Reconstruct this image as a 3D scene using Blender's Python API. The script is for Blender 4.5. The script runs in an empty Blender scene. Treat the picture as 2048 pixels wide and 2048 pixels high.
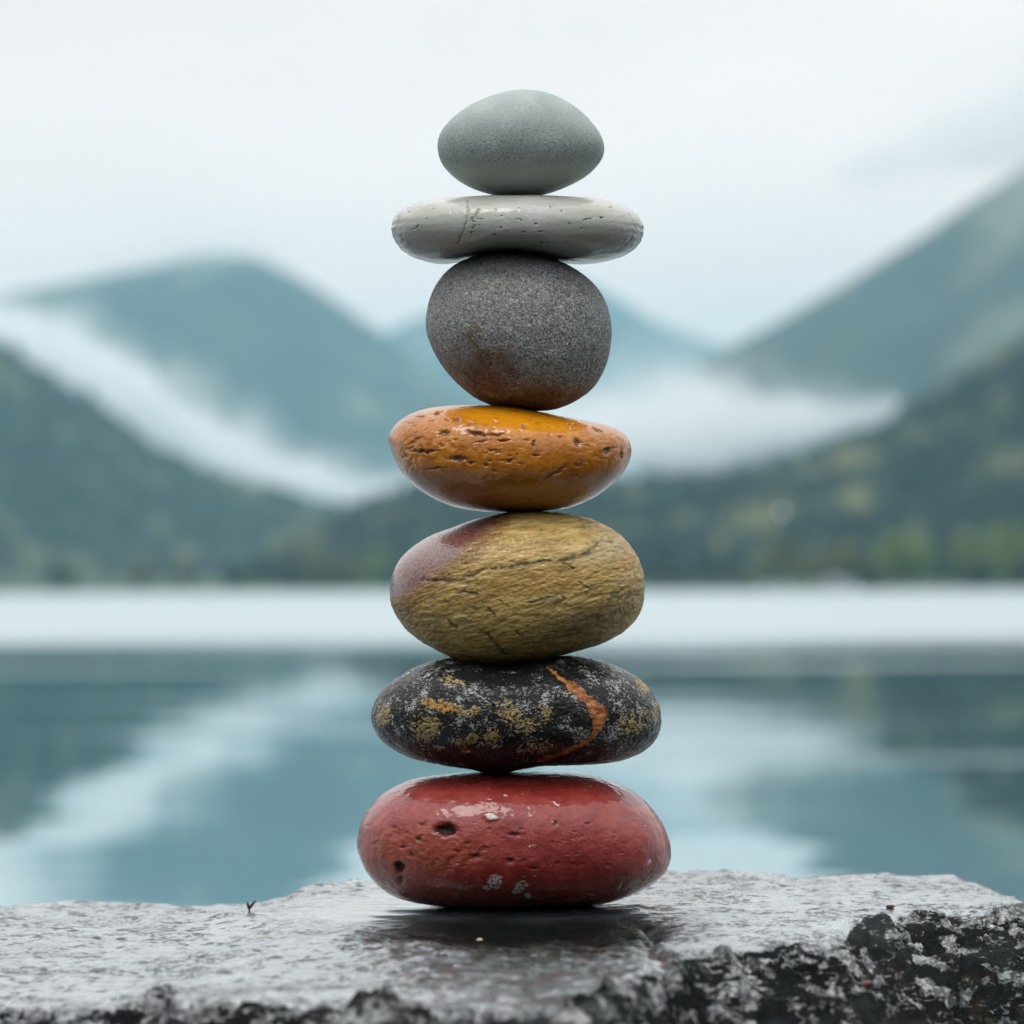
import bpy, math, random
import numpy as np

scene = bpy.context.scene
R = math.radians

# ------------------------------------------------------------------ camera
S = 2.0               # how far the camera stands back: distances below are in units of S metres
F = 4000.0            # focal length in photograph pixels (2048 wide) per unit of S
PY = 1165.0           # row of the lens axis
ROLL = R(0.35)
CAM = np.array([0.0, 0.0, 2.0])
cam_data = bpy.data.cameras.new("camera")
cam = bpy.data.objects.new("camera", cam_data)
scene.collection.objects.link(cam)
cam.location = CAM
cam.rotation_euler = (R(90), ROLL, 0)
cam_data.lens = 36.0 * F * S / 2048
cam_data.sensor_width = 36
cam_data.shift_y = (PY - 1024) / 2048
cam_data.clip_start = 0.02
cam_data.clip_end = 60000
cam_data.dof.use_dof = True
cam_data.dof.focus_distance = 0.8 * S - 0.022
cam_data.dof.aperture_fstop = 13.0
scene.camera = cam

# ------------------------------------------------------------------ sky
SUN_EL, SUN_AZ = R(66), R(-150)      # veiled, high behind the camera and a little to the left
world = bpy.data.worlds.new("World")
scene.world = world
world.use_nodes = True
wt = world.node_tree
wt.nodes.clear()
w_out = wt.nodes.new("ShaderNodeOutputWorld")
w_bg = wt.nodes.new("ShaderNodeBackground")
w_bg.inputs["Strength"].default_value = 0.1
w_sky = wt.nodes.new("ShaderNodeTexSky")
w_sky.sky_type = 'NISHITA'
w_sky.sun_disc = False
w_sky.sun_elevation = SUN_EL
w_sky.sun_rotation = SUN_AZ
w_tc = wt.nodes.new("ShaderNodeTexCoord")
w_sep = wt.nodes.new("ShaderNodeSeparateXYZ")
wt.links.new(w_tc.outputs["Generated"], w_sep.inputs[0])
w_ramp = wt.nodes.new("ShaderNodeValToRGB")
w_ramp.color_ramp.elements[0].position = 0.0
w_ramp.color_ramp.elements[0].color = (1.78, 1.42, 1.30, 1)
w_ramp.color_ramp.elements[1].position = 1.0
w_ramp.color_ramp.elements[1].color = (2.35, 2.37, 2.4, 1)
e = w_ramp.color_ramp.elements.new(0.25)
e.color = (1.36, 1.22, 1.17, 1)
e = w_ramp.color_ramp.elements.new(0.5)
e.color = (1.60, 1.60, 1.60, 1)
wt.links.new(w_sep.outputs["Z"], w_ramp.inputs[0])
w_map = wt.nodes.new("ShaderNodeMapping")
w_map.inputs["Scale"].default_value = (1.0, 1.0, 3.2)
wt.links.new(w_tc.outputs["Generated"], w_map.inputs["Vector"])
w_noise = wt.nodes.new("ShaderNodeTexNoise")
w_noise.inputs["Scale"].default_value = 4.0
w_noise.inputs["Detail"].default_value = 4.0
wt.links.new(w_map.outputs[0], w_noise.inputs["Vector"])
w_rng = wt.nodes.new("ShaderNodeMapRange")
w_rng.inputs["From Min"].default_value = 0.3
w_rng.inputs["From Max"].default_value = 0.7
w_rng.inputs["To Min"].default_value = 8.8
w_rng.inputs["To Max"].default_value = 10.6
wt.links.new(w_noise.outputs["Fac"], w_rng.inputs["Value"])
w_dir = wt.nodes.new("ShaderNodeMapRange")         # thinner, brighter cloud over the lake
w_dir.interpolation_type = 'SMOOTHSTEP'
w_dir.inputs["From Min"].default_value = -0.55
w_dir.inputs["From Max"].default_value = 0.80
w_low = wt.nodes.new("ShaderNodeMapRange")         # and darkest low down behind the camera
w_low.interpolation_type = 'SMOOTHSTEP'
w_low.inputs["From Min"].default_value = 0.02
w_low.inputs["From Max"].default_value = 0.55
w_low.inputs["To Min"].default_value = 0.11
w_low.inputs["To Max"].default_value = 0.90
wt.links.new(w_sep.outputs["Z"], w_low.inputs["Value"])
wt.links.new(w_low.outputs[0], w_dir.inputs["To Min"])
w_dir.inputs["To Max"].default_value = 1.0
wt.links.new(w_sep.outputs["Y"], w_dir.inputs["Value"])
w_str = wt.nodes.new("ShaderNodeMath")
w_str.operation = 'MULTIPLY'
wt.links.new(w_rng.outputs[0], w_str.inputs[0])
wt.links.new(w_dir.outputs[0], w_str.inputs[1])
w_mul = wt.nodes.new("ShaderNodeVectorMath")
w_mul.operation = 'SCALE'
wt.links.new(w_ramp.outputs[0], w_mul.inputs[0])
wt.links.new(w_str.outputs[0], w_mul.inputs["Scale"])
w_mix = wt.nodes.new("ShaderNodeMix")
w_mix.data_type = 'RGBA'
w_mix.inputs["Factor"].default_value = 0.94      # cloud cover
wt.links.new(w_sky.outputs[0], w_mix.inputs[6])
wt.links.new(w_mul.outputs[0], w_mix.inputs[7])
wt.links.new(w_mix.outputs[2], w_bg.inputs["Color"])
wt.links.new(w_bg.outputs[0], w_out.inputs["Surface"])

sun_data = bpy.data.lights.new("sun", 'SUN')
sun_data.energy = 1.5
sun_data.angle = R(25)
sun_data.color = (1.0, 0.97, 0.92)
sun = bpy.data.objects.new("sun", sun_data)
scene.collection.objects.link(sun)
sun.location = (0, 0, 30)
sun.rotation_euler = (SUN_EL - R(90), 0, -SUN_AZ)

# ------------------------------------------------------------------ exposure, render settings
scene.view_settings.view_transform = 'Standard'
scene.view_settings.look = 'None'
scene.view_settings.exposure = -0.15
scene.view_settings.gamma = 1.0
cy = scene.cycles
cy.max_bounces = 16
cy.diffuse_bounces = 3
cy.glossy_bounces = 4
cy.transmission_bounces = 4
cy.volume_bounces = 14
cy.transparent_max_bounces = 8
cy.caustics_reflective = False
cy.caustics_refractive = False
cy.sample_clamp_indirect = 6.0
cy.use_denoising = True

# ------------------------------------------------------------------ helpers
cr, sr = math.cos(ROLL), math.sin(ROLL)
RIGHT = np.array([cr, 0, -sr])
UP = np.array([sr, 0, cr])


def at(px, py, d):
    """world point that the photograph's pixel (2048 frame) shows at depth d * S metres"""
    return CAM + RIGHT * ((px - 1024) / F * d) + UP * (-(py - PY) / F * d) + np.array([0, d * S, 0])


def project(P):
    q = P - CAM
    d = q[:, 1] / S
    return 1024 + F * (q @ RIGHT) / d, PY - F * (q @ UP) / d


_rng = np.random.RandomState(7)
_perm = _rng.permutation(256).astype(np.int64)
_perm = np.concatenate([_perm, _perm, _perm])
_grad = _rng.normal(size=(256, 3))
_grad /= np.linalg.norm(_grad, axis=1)[:, None]


def gn(P):
    """3D gradient noise, about -1..1"""
    i = np.floor(P).astype(np.int64)
    f = P - i
    i &= 255
    u = f * f * f * (f * (f * 6 - 15) + 10)
    out = np.zeros(len(P))
    for a in (0, 1):
        wx = u[:, 0] if a else 1 - u[:, 0]
        ha = _perm[i[:, 0] + a]
        for b in (0, 1):
            wy = u[:, 1] if b else 1 - u[:, 1]
            hb = _perm[(ha + i[:, 1] + b) & 511]
            for c in (0, 1):
                wz = u[:, 2] if c else 1 - u[:, 2]
                h = _perm[(hb + i[:, 2] + c) & 511]
                g = _grad[h]
                d = g[:, 0] * (f[:, 0] - a) + g[:, 1] * (f[:, 1] - b) + g[:, 2] * (f[:, 2] - c)
                out += wx * wy * wz * d
    return out * 1.6


def fbm(P, octaves=4, gain=0.5, lac=2.03):
    s, a = np.zeros(len(P)), 1.0
    for k in range(octaves):
        s += a * gn(P + 17.3 * k)
        P = P * lac
        a *= gain
    return s


def ridged(P, octaves=4, gain=0.5):
    s, a = np.zeros(len(P)), 1.0
    for k in range(octaves):
        s += a * (1 - np.abs(gn(P + 9.1 * k)) * 2)
        P = P * 2.07
        a *= gain
    return s


def sstep(x, a, b):
    t = np.clip((x - a) / (b - a), 0, 1)
    return t * t * (3 - 2 * t)


def tag(o, label=None, cat=None, group=None, kind=None):
    for k, v in (("label", label), ("category", cat), ("group", group), ("kind", kind)):
        if v:
            o[k] = v
    return o


def mesh_obj(name, V, faces, mat, parent=None, smooth=True, attrs=None, closed=False):
    """faces: (n,4) or (n,3) int array"""
    V = np.asarray(V, dtype=np.float32)
    faces = np.asarray(faces, dtype=np.int32)
    k = faces.shape[1]
    if closed:
        a, b, c = [V[faces[:, i]].astype(float) - V.mean(0) for i in (0, 1, 2)]
        if (a * np.cross(b, c)).sum() < 0:
            faces = np.ascontiguousarray(faces[:, ::-1])
    me = bpy.data.meshes.new(name)
    me.vertices.add(len(V))
    me.vertices.foreach_set("co", V.ravel())
    me.loops.add(faces.size)
    me.loops.foreach_set("vertex_index", faces.ravel())
    me.polygons.add(len(faces))
    me.polygons.foreach_set("loop_start", np.arange(0, faces.size, k, dtype=np.int32))
    me.polygons.foreach_set("loop_total", np.full(len(faces), k, dtype=np.int32))
    me.polygons.foreach_set("use_smooth", np.full(len(faces), smooth))
    for an, av in (attrs or {}).items():
        at_ = me.attributes.new(an, 'FLOAT', 'POINT')
        at_.data.foreach_set("value", np.asarray(av, dtype=np.float32))
    me.update(calc_edges=True)
    me.validate()
    if mat:
        me.materials.append(mat)
    o = bpy.data.objects.new(name, me)
    scene.collection.objects.link(o)
    if parent:
        o.parent = parent
    return o


def grid_faces(nu, nv, wrap_u=False):
    """vertex index = i*nv + j"""
    iu = np.arange(nu if wrap_u else nu - 1)
    i, j = np.meshgrid(iu, np.arange(nv - 1), indexing='ij')
    i2 = (i + 1) % nu
    return np.stack([i * nv + j, i2 * nv + j, i2 * nv + j + 1, i * nv + j + 1], -1).reshape(-1, 4)


# node-graph helper
class G:
    def __init__(self, name):
        self.m = bpy.data.materials.new(name)
        self.m.use_nodes = True
        self.t = self.m.node_tree
        self.t.nodes.clear()
        self.out = self.t.nodes.new("ShaderNodeOutputMaterial")
        self.obj = self.n("ShaderNodeTexCoord").outputs["Object"]

    def n(self, typ, **props):
        nd = self.t.nodes.new(typ)
        for k, v in props.items():
            setattr(nd, k, v)
        return nd

    def put(self, sock, v):
        if isinstance(v, bpy.types.NodeSocket):
            self.t.links.new(v, sock)
        elif isinstance(v, (tuple, list)) and sock.type == 'RGBA' and len(v) == 3:
            sock.default_value = (*v, 1)
        else:
            sock.default_value = v

    def vec(self, scale=(1, 1, 1), rot=(0, 0, 0), loc=(0, 0, 0), src=None):
        nd = self.n("ShaderNodeMapping")
        self.put(nd.inputs["Vector"], src or self.obj)
        nd.inputs["Scale"].default_value = scale if isinstance(scale, tuple) else (scale,) * 3
        nd.inputs["Rotation"].default_value = rot
        nd.inputs["Location"].default_value = loc
        return nd.outputs[0]

    def noise(self, vec, scale, detail=4, rough=0.55, dist=0.0):
        nd = self.n("ShaderNodeTexNoise")
        self.put(nd.inputs["Vector"], vec)
        nd.inputs["Scale"].default_value = scale
        nd.inputs["Detail"].default_value = detail
        nd.inputs["Roughness"].default_value = rough
        nd.inputs["Distortion"].default_value = dist
        return nd.outputs["Fac"]

    def voro(self, vec, scale, feature='F1', out="Distance", rnd=1.0):
        nd = self.n("ShaderNodeTexVoronoi", feature=feature)
        self.put(nd.inputs["Vector"], vec)
        nd.inputs["Scale"].default_value = scale
        nd.inputs["Randomness"].default_value = rnd
        return nd.outputs[out]

    def rng(self, v, a, b, c=0.0, d=1.0):
        nd = self.n("ShaderNodeMapRange", interpolation_type='SMOOTHSTEP')
        self.put(nd.inputs["Value"], v)
        for k, x in (("From Min", a), ("From Max", b), ("To Min", c), ("To Max", d)):
            self.put(nd.inputs[k], x)
        return nd.outputs[0]

    def math(self, op, a, b=0.0):
        nd = self.n("ShaderNodeMath", operation=op)
        self.put(nd.inputs[0], a)
        self.put(nd.inputs[1], b)
        return nd.outputs[0]

    def mix(self, f, a, b, blend='MIX'):
        nd = self.n("ShaderNodeMix", data_type='RGBA', blend_type=blend)
        self.put(nd.inputs["Factor"], f)
        self.put(nd.inputs[6], a)
        self.put(nd.inputs[7], b)
        return nd.outputs[2]

    def ramp(self, f, stops, interp='LINEAR'):
        nd = self.n("ShaderNodeValToRGB")
        r = nd.color_ramp
        r.interpolation = interp
        while len(r.elements) > 1:
            r.elements.remove(r.elements[-1])
        r.elements[0].position = stops[0][0]
        r.elements[0].color = (*stops[0][1], 1)
        for p, c in stops[1:]:
            r.elements.new(p).color = (*c, 1)
        self.put(nd.inputs[0], f)
        return nd.outputs[0]

    def attr(self, name):
        return self.n("ShaderNodeAttribute", attribute_name=name).outputs["Fac"]

    def bump(self, h, dist, strength=1.0, normal=None):
        nd = self.n("ShaderNodeBump")
        nd.inputs["Strength"].default_value = strength
        nd.inputs["Distance"].default_value = dist
        self.put(nd.inputs["Height"], h)
        if normal:
            self.put(nd.inputs["Normal"], normal)
        return nd.outputs[0]

    def bsdf(self, **kw):
        nd = self.n("ShaderNodeBsdfPrincipled")
        for k, v in kw.items():
            self.put(nd.inputs[k.replace("_", " ")], v)
        self.t.links.new(nd.outputs[0], self.out.inputs["Surface"])
        return self.m


# ------------------------------------------------------------------ distant land
def land_material(name, dark, mid, light, scale):
    g = G(name)
    a = g.noise(g.vec((1, .5, 1)), scale, 5, 0.6)
    b = g.noise(g.vec((1, .5, 1), loc=(310, 70, 20)), scale * 0.6, 3, 0.5)
    c = g.mix(g.rng(a, 0.38, 0.62), dark, mid)
    c = g.mix(g.math('MULTIPLY', g.rng(b, 0.47, 0.62), g.rng(a, 0.36, 0.56)), c, light)
    fine = g.noise(g.obj, scale * 8, 3, 0.6)
    c = g.mix(g.rng(fine, 0.3, 0.7, 0.0, 0.5), c, dark)
    return g.bsdf(Base_Color=c, Roughness=0.9, Specular_IOR_Level=0.2)


def ridge_land(name, pts, d, front, mat, kind_label=None, drop=0.0, amp=6.0, seed=0.0, back=1.0, jag=5.0):
    """terrain with the skyline traced at depth d, sloping to the water over `front` metres"""
    pts = np.array(pts, float) * (2048 / 1932)
    n = int(max(260, (pts[-1, 0] - pts[0, 0]) / 11))
    xs = np.linspace(pts[0, 0], pts[-1, 0], n)
    ys = np.interp(xs, pts[:, 0], pts[:, 1]) + drop
    k = np.exp(-0.5 * (np.arange(-8, 9) / 2.0) ** 2)
    ys = ys + jag * fbm(np.stack([xs / 70, np.full(n, seed), np.zeros(n)], -1), 3, .6)
    ys = np.convolve(np.pad(ys, 8, mode='edge'), k / k.sum(), 'valid')
    ridge = np.array([at(x, y, d) for x, y in zip(xs, ys)])
    ts = np.concatenate([np.linspace(-1, 0, 60), np.linspace(0, 1, 24)[1:]])
    V = []
    for i in range(n):
        X, _, H = ridge[i]
        f = front * (0.55 + 0.45 * max(H, 5) / max(ridge[:, 2].max(), 5))
        y = np.where(ts < 0, d + ts * f, d + ts * f * back) * S
        h = np.where(ts < 0, H * (1 - (-ts) ** 1.15) - 3 * (-ts) ** 4, (H + 3) * (1 - ts) - 3)
        x = X * (1 + 0.0 * ts) * np.where(ts < 0, y / (d * S), 1.0)
        V.append(np.stack([x, y, h], -1))
    V = np.concatenate(V)
    T = np.tile(ts, n)
    lim = np.clip(np.abs(T) * 5, 0.12, 1) * np.clip(V[:, 2] / 20, 0, 1)
    V[:, 2] += amp * lim * fbm(np.stack([V[:, 0], V[:, 1] / S, np.full(len(V), seed)], -1) / (amp * 14), 4)
    o = mesh_obj(name, V, grid_faces(n, len(ts)), mat)
    tag(o, kind_label, None, None, 'structure')
    return o, V.reshape(n, len(ts), 3)


m_far = land_material("far_forest", (0.020, 0.030, 0.028), (0.045, 0.060, 0.048), (0.19, 0.19, 0.13), 0.011)
m_near = land_material("near_forest", (0.007, 0.018, 0.018), (0.018, 0.040, 0.032), (0.10, 0.13, 0.06), 0.022)

ridge_land("mountain", [(-5000, 300), (-3500, 520), (-2000, 380), (-1200, 600), (-700, 700), (-400, 610), (-150, 575), (40, 548), (150, 530), (300, 497), (360, 482), (420, 475),
                        (480, 484), (560, 520), (650, 578), (740, 640), (800, 690), (900, 770), (1050, 860), (1200, 930)],
           2600, 620, m_far, amp=10, seed=3)
ridge_land("mountain", [(560, 760), (660, 690), (740, 622), (800, 596), (900, 545), (1000, 510), (1080, 520), (1160, 562),
                        (1250, 612), (1350, 645), (1500, 720), (1700, 800)], 4200, 700, m_far, amp=12, seed=8)
ridge_land("mountain", [(1230, 760), (1300, 705), (1370, 655), (1460, 612), (1600, 530), (1700, 470), (1800, 402),
                        (1932, 318), (2150, 190), (2400, 120), (2700, 150), (3600, -60), (4800, 240), (6000, 100)], 1750, 640, m_far, amp=9, seed=5)
D_o, D_v = ridge_land("hill", [(-5200, 420), (-3600, 120), (-2200, 260), (-1300, 120), (-700, 330), (-300, 490), (0, 650), (100, 722), (200, 782), (300, 862), (380, 897), (450, 922),
                               (560, 950), (640, 968), (720, 1000), (850, 1040), (1000, 1075)], 1200, 330, m_near, drop=14, amp=6, seed=1)
E_o, E_v = ridge_land("hill", [(520, 1040), (600, 1000), (660, 965), (740, 930), (850, 905), (1000, 900), (1180, 912), (1300, 902),
                               (1400, 888), (1600, 836), (1740, 758), (1850, 692), (1932, 640), (2200, 470), (2500, 360), (3200, 300), (4200, 480), (5200, 330), (6200, 560)],
                      700, 270, m_near, drop=42, amp=4, seed=2)

# low shore in front of the hills
m_shore = land_material("shore_ground", (0.03, 0.045, 0.03), (0.06, 0.09, 0.04), (0.12, 0.16, 0.06), 0.05)
sp = np.array([(-5500, 560), (-900, 520), (0, 510), (500, 500), (760, 490), (900, 470), (1050, 440), (1200, 420), (1500, 400), (2048, 390), (3000, 390), (6500, 380)], float)
xs = np.linspace(-5500, 6500, 600)
ds = np.interp(xs, sp[:, 0], sp[:, 1])
ds = np.convolve(np.pad(ds, 6, mode='edge'), np.ones(13) / 13, 'valid')
V = []
for px, d0 in zip(xs, ds):
    for s in (-6, -1.5, 0, 2, 8, 25, 60, 130, 260, 420):
        d = d0 + s
        V.append(((px - 1024) / F * d, d * S, -0.8 + 0.9 * min(1, max(0, (s + 6) / 7)) + 0.012 * max(s, 0)))
shore = mesh_obj("shore", np.array(V), grid_faces(len(xs), 10), m_shore)
tag(shore, kind='structure')


def shore_d(px):
    return float(np.interp(px, xs, ds))


g = G("unseen_gravel")
c = g.ramp(g.noise(g.obj, 9, 5, .65), [(.3, (.012, .013, .012)), (.55, (.035, .036, .034)), (.75, (.08, .08, .075))])
m_gravel = g.bsdf(Base_Color=c, Roughness=.7, Normal=g.bump(g.voro(g.obj, 22), .02))
gx = np.concatenate([[-300, -120, -50], np.linspace(-20, 20, 60), [50, 120, 300]])
gy = np.concatenate([[-300, -120, -50], np.linspace(-20, 4, 50)])
GX, GY = [q.ravel() for q in np.meshgrid(gx, gy, indexing='ij')]
GZ = .10 * (1.7 - GY) + .04 * fbm(np.stack([GX * .8, GY * .8, np.zeros_like(GX)], -1), 4)
GZ = np.where(GY < -20, 2.2 + (-20 - GY) * .25, GZ)
unseen_shore = mesh_obj("shore", np.stack([GX, GY, np.minimum(GZ, 40)], -1), grid_faces(len(gx), len(gy)), m_gravel)  # unseen bank behind the camera, added to keep lake bounce off stone undersides
tag(unseen_shore, kind='structure')

# ------------------------------------------------------------------ forest on the hillsides (one mass)
def leaf_material(name, cols):
    g = G(name)
    f = g.attr("tone")
    k = len(cols) - 1
    c = g.ramp(f, [(i / k, col) for i, col in enumerate(cols)])
    nz = g.noise(g.obj, 0.9, 2, 0.5)
    c = g.mix(g.rng(nz, 0.3, 0.75, 0.0, 0.35), c, (0.02, 0.03, 0.015))
    return g.bsdf(Base_Color=c, Roughness=0.7, Specular_IOR_Level=0.3)


m_forest = leaf_material("forest_leaves", [(0.004, 0.014, 0.016), (0.008, 0.024, 0.025), (0.022, 0.048, 0.038), (0.10, 0.13, 0.06), (0.25, 0.24, 0.12)])


def forest(name, grid, count, hmin, hmax, seed, label):
    rng = np.random.RandomState(seed)
    n, m, _ = grid.shape
    V, Fc, tone = [], [], []
    nv = 0
    seg, rows = 7, 6
    a = np.arange(seg) / seg * 2 * math.pi
    done = 0
    while done < count:
        i = rng.randint(0, n - 1)
        j = rng.uniform(3, 58.9)
        j0 = int(j)
        p = grid[i, j0] * (1 - (j - j0)) + grid[i, j0 + 1] * (j - j0)
        p = p + (grid[i + 1, j0] - grid[i, j0]) * rng.rand()
        pxx = 1024 + p[0] * F * S / p[1]
        if not -500 < pxx < 2700:
            continue
        if p[2] < 1.0:
            done += 1
            continue
        conifer = rng.rand() < 0.6
        h = rng.uniform(hmin, hmax)
        patch = gn(np.array([[p[0] / 45, p[1] / 60, seed]]))[0]
        patch2 = gn(np.array([[p[0] / 16, p[1] / 30, seed + 9]]))[0]
        t0 = np.clip(0.20 + 1.0 * patch + 0.9 * patch2 + rng.normal(0, 0.06) - (0.1 if conifer else -0.12), 0, 1)
        prof = [(0.0, .30), (.12, .5), (.35, .42), (.6, .28), (.82, .14), (1.0, .0)] if conifer else [(0, .1), (.2, .42), (.45, .56), (.7, .48), (.9, .25), (1, .0)]
        rr = h * rng.uniform(0.42, 0.6)
        for (z, r) in prof:
            jit = 1 + 0.28 * rng.normal(size=seg)
            V.append(np.stack([p[0] + np.cos(a) * r * rr * jit, p[1] + np.sin(a) * r * rr * jit,
                               p[2] - 0.6 + z * h + 0.05 * h * rng.normal(size=seg)], -1))
        tone.append(np.clip(t0 + 0.08 * rng.normal(size=seg * rows), 0, 1))
        f = grid_faces(rows, seg)
        f2 = np.stack([np.arange(rows - 1) * seg + seg - 1, np.arange(rows - 1) * seg, np.arange(1, rows) * seg, np.arange(1, rows) * seg + seg - 1], -1)
        Fc.append(np.concatenate([f, f2]) + nv)
        nv += seg * rows
        done += 1
    o = mesh_obj(name, np.concatenate(V), np.concatenate(Fc), m_forest, smooth=False, attrs={"tone": np.concatenate(tone)})
    tag(o, label, "forest", None, 'stuff')


forest("forest", E_v, 4200, 7, 12, 11, "dense dark green forest covering the hill at right")
forest("forest", D_v, 3600, 9, 14, 12, "hazy blue green forest covering the hill at left")

# ------------------------------------------------------------------ single trees along the waterline
m_bark = G("bark")
m_bark = m_bark.bsdf(Base_Color=(0.05, 0.04, 0.03), Roughness=0.9)
LEAF = {
    'light green': leaf_material("light_leaves", [(0.10, 0.17, 0.03), (0.19, 0.28, 0.06), (0.29, 0.37, 0.11)]),
    'olive': leaf_material("olive_leaves", [(0.09, 0.10, 0.03), (0.17, 0.175, 0.06), (0.25, 0.24, 0.095)]),
    'dark green': leaf_material("dark_leaves", [(0.012, 0.024, 0.02), (0.024, 0.042, 0.03), (0.04, 0.06, 0.035)]),
    'pale': leaf_material("pale_leaves", [(0.13, 0.14, 0.09), (0.20, 0.21, 0.14), (0.27, 0.27, 0.19)]),
}


def tube(path, radii, seg=7):
    path = np.array(path, float)
    V = []
    for i, p in enumerate(path):
        t = path[min(i + 1, len(path) - 1)] - path[max(i - 1, 0)]
        t /= np.linalg.norm(t)
        u = np.cross(t, [0.3, 0.9, 0.1])
        u /= np.linalg.norm(u)
        w = np.cross(t, u)
        for k in range(seg):
            b = 2 * math.pi * k / seg
            V.append(p + radii[i] * (u * math.cos(b) + w * math.sin(b)))
    n = len(path)
    f = grid_faces(n, seg)
    f2 = np.stack([np.arange(n - 1) * seg + seg - 1, np.arange(1, n) * seg + seg - 1, np.arange(1, n) * seg, np.arange(n - 1) * seg], -1)
    return np.array(V), np.concatenate([f, f2])


def merge(parts):
    V, Fc, k = [], [], 0
    for v, f in parts:
        V.append(v)
        Fc.append(f + k)
        k += len(v)
    return np.concatenate(V), np.concatenate(Fc)


def make_tree(px, top, width, kind, label, seed, back=6.0, conifer=False):
    """px, top row and width in 1932-frame pixels"""
    rng = np.random.RandomState(seed)
    px, top, width = px * 1.06, top * 1.06, width * 1.06
    d = shore_d(px) + back
    base = at(px, 0, d)
    zb = 0.1 + 0.012 * back
    H = at(px, top, d)[2] - zb
    W = width / F * d * 0.5
    root = bpy.data.objects.new("conifer_tree" if conifer else "broadleaf_tree", None)
    scene.collection.objects.link(root)
    root.location = (base[0], d * S, zb)
    root.empty_display_size = 1
    tag(root, label, "tree", "trees along the far shore")
    parts = [tube([(0, 0, -0.5), (0.1, 0, H * .3), (-0.1, 0.1, H * .6), (0, 0, H * .88)], [H * .022, H * .017, H * .011, H * .004])]
    for k in range(7):
        b = rng.uniform(0, 6.28)
        z0 = H * rng.uniform(.25, .7)
        L = W * rng.uniform(.5, .9)
        parts.append(tube([(0, 0, z0), (math.cos(b) * L * .5, math.sin(b) * L * .5, z0 + L * .3), (math.cos(b) * L, math.sin(b) * L, z0 + L * .5)],
                          [H * .008, H * .006, H * .002], 5))
    v, f = merge(parts)
    mesh_obj("trunk", v, f, m_bark, root)
    # crown: leaf clumps on many small boughs
    n_cl = 46
    if conifer:
        zc = rng.uniform(0.08, 0.98, n_cl)
        rad = W * (1.02 - zc) * np.sqrt(rng.uniform(0.2, 1, n_cl))
        b = rng.uniform(0, 6.28, n_cl)
        C = np.stack([np.cos(b) * rad, np.sin(b) * rad, zc * H], -1)
        cs = W * .22 * (1.15 - zc * .7)
    else:
        q = rng.normal(size=(n_cl, 3))
        q /= np.linalg.norm(q, axis=1)[:, None]
        q *= rng.uniform(0.35, 1, n_cl)[:, None] ** 0.5
        C = np.stack([q[:, 0] * W * .85, q[:, 1] * W * .85, H * (.55 + q[:, 2] * .40)], -1)
        cs = np.full(n_cl, W * .26)
    per = 26
    P = np.repeat(C, per, 0) + rng.normal(size=(n_cl * per, 3)) * np.repeat(cs, per)[:, None] * .62
    P[:, 2] = np.clip(P[:, 2], 0.2, H)
    size = np.repeat(cs, per) * rng.uniform(.22, .5, len(P))
    a1 = rng.normal(size=(len(P), 3))
    a1 /= np.linalg.norm(a1, axis=1)[:, None]
    a2 = np.cross(a1, rng.normal(size=(len(P), 3)))
    a2 /= np.linalg.norm(a2, axis=1)[:, None]
    s = size[:, None]
    V = np.stack([P - a1 * s, P + a2 * s * .6, P + a1 * s, P - a2 * s * .6], 1).reshape(-1, 3)
    Fq = np.arange(len(V)).reshape(-1, 4)
    tn = np.repeat(np.clip(np.repeat(rng.uniform(.1, .9, n_cl), per) + rng.normal(0, .15, len(P)), 0, 1), 4)
    mesh_obj("crown", V, Fq, LEAF[kind], root, smooth=False, attrs={"tone": tn})
    return root


TREES = [
    (1905, 985, 120, 'light green', "tall bright green tree at the right end of the far shore", 6, False),
    (1820, 1000, 80, 'light green', "bright green tree leaning on the tall one at the right end of shore", 10, False),
    (1775, 985, 60, 'dark green', "dark narrow conifer between two bright green shore trees", 14, True),
    (1700, 1005, 120, 'light green', "broad light green tree right of the boats on the shore", 5, False),
    (1590, 1025, 100, 'olive', "olive tree with rounded crown behind the longer white boat", 9, False),
    (1530, 1045, 60, 'olive', "small olive tree between the two white boats", 12, False),
    (1466, 1000, 75, 'olive', "olive tree just below the glowing lamp", 22, False),
    (1640, 1055, 70, 'dark green', "dark low tree right of the longer white boat", 7, False),
    (1380, 1030, 60, 'dark green', "dark conifer at the left end of the bright lawn", 10, True),
    (1330, 1015, 70, 'dark green', "dark tall conifer second from the stacked stones on the right", 12, True),
    (1255, 1020, 80, 'dark green', "dark conifer closest to the stacked stones on their right", 10, True),
    (1932, 1045, 60, 'dark green', "dark bushy tree cut by the right edge of the picture", 3, False),
    (1840, 1060, 70, 'dark green', "low dark tree in front of the bright green ones", 2, False),
    (700, 1035, 70, 'light green', "green tree nearest the stacked stones on their left", 8, False),
    (645, 1050, 60, 'olive', "olive tree beside the darkest tree of the left shore", 9, False),
    (590, 1035, 85, 'olive', "darkish olive tree with wide crown on the left shore", 6, False),
    (552, 1052, 50, 'dark green', "small dark tree left of the wide olive tree", 4, False),
    (490, 1050, 60, 'dark green', "dark blue green tree beside the pale willows", 9, False),
    (440, 1060, 60, 'dark green', "low dark tree right next to the pale willows", 8, False),
    (345, 1048, 55, 'pale', "pale grey green willow, the right one of the pair", 6, False),
    (262, 1048, 60, 'pale', "pale grey green willow, the left one of the pair", 6, False),
    (110, 1062, 60, 'dark green', "hazy dark tree far out on the left shore", 8, False),
]
for i, (px, top, w, kind, lab, back, con) in enumerate(TREES):
    make_tree(px, top, w, kind, lab, 100 + i, back, con)

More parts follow.
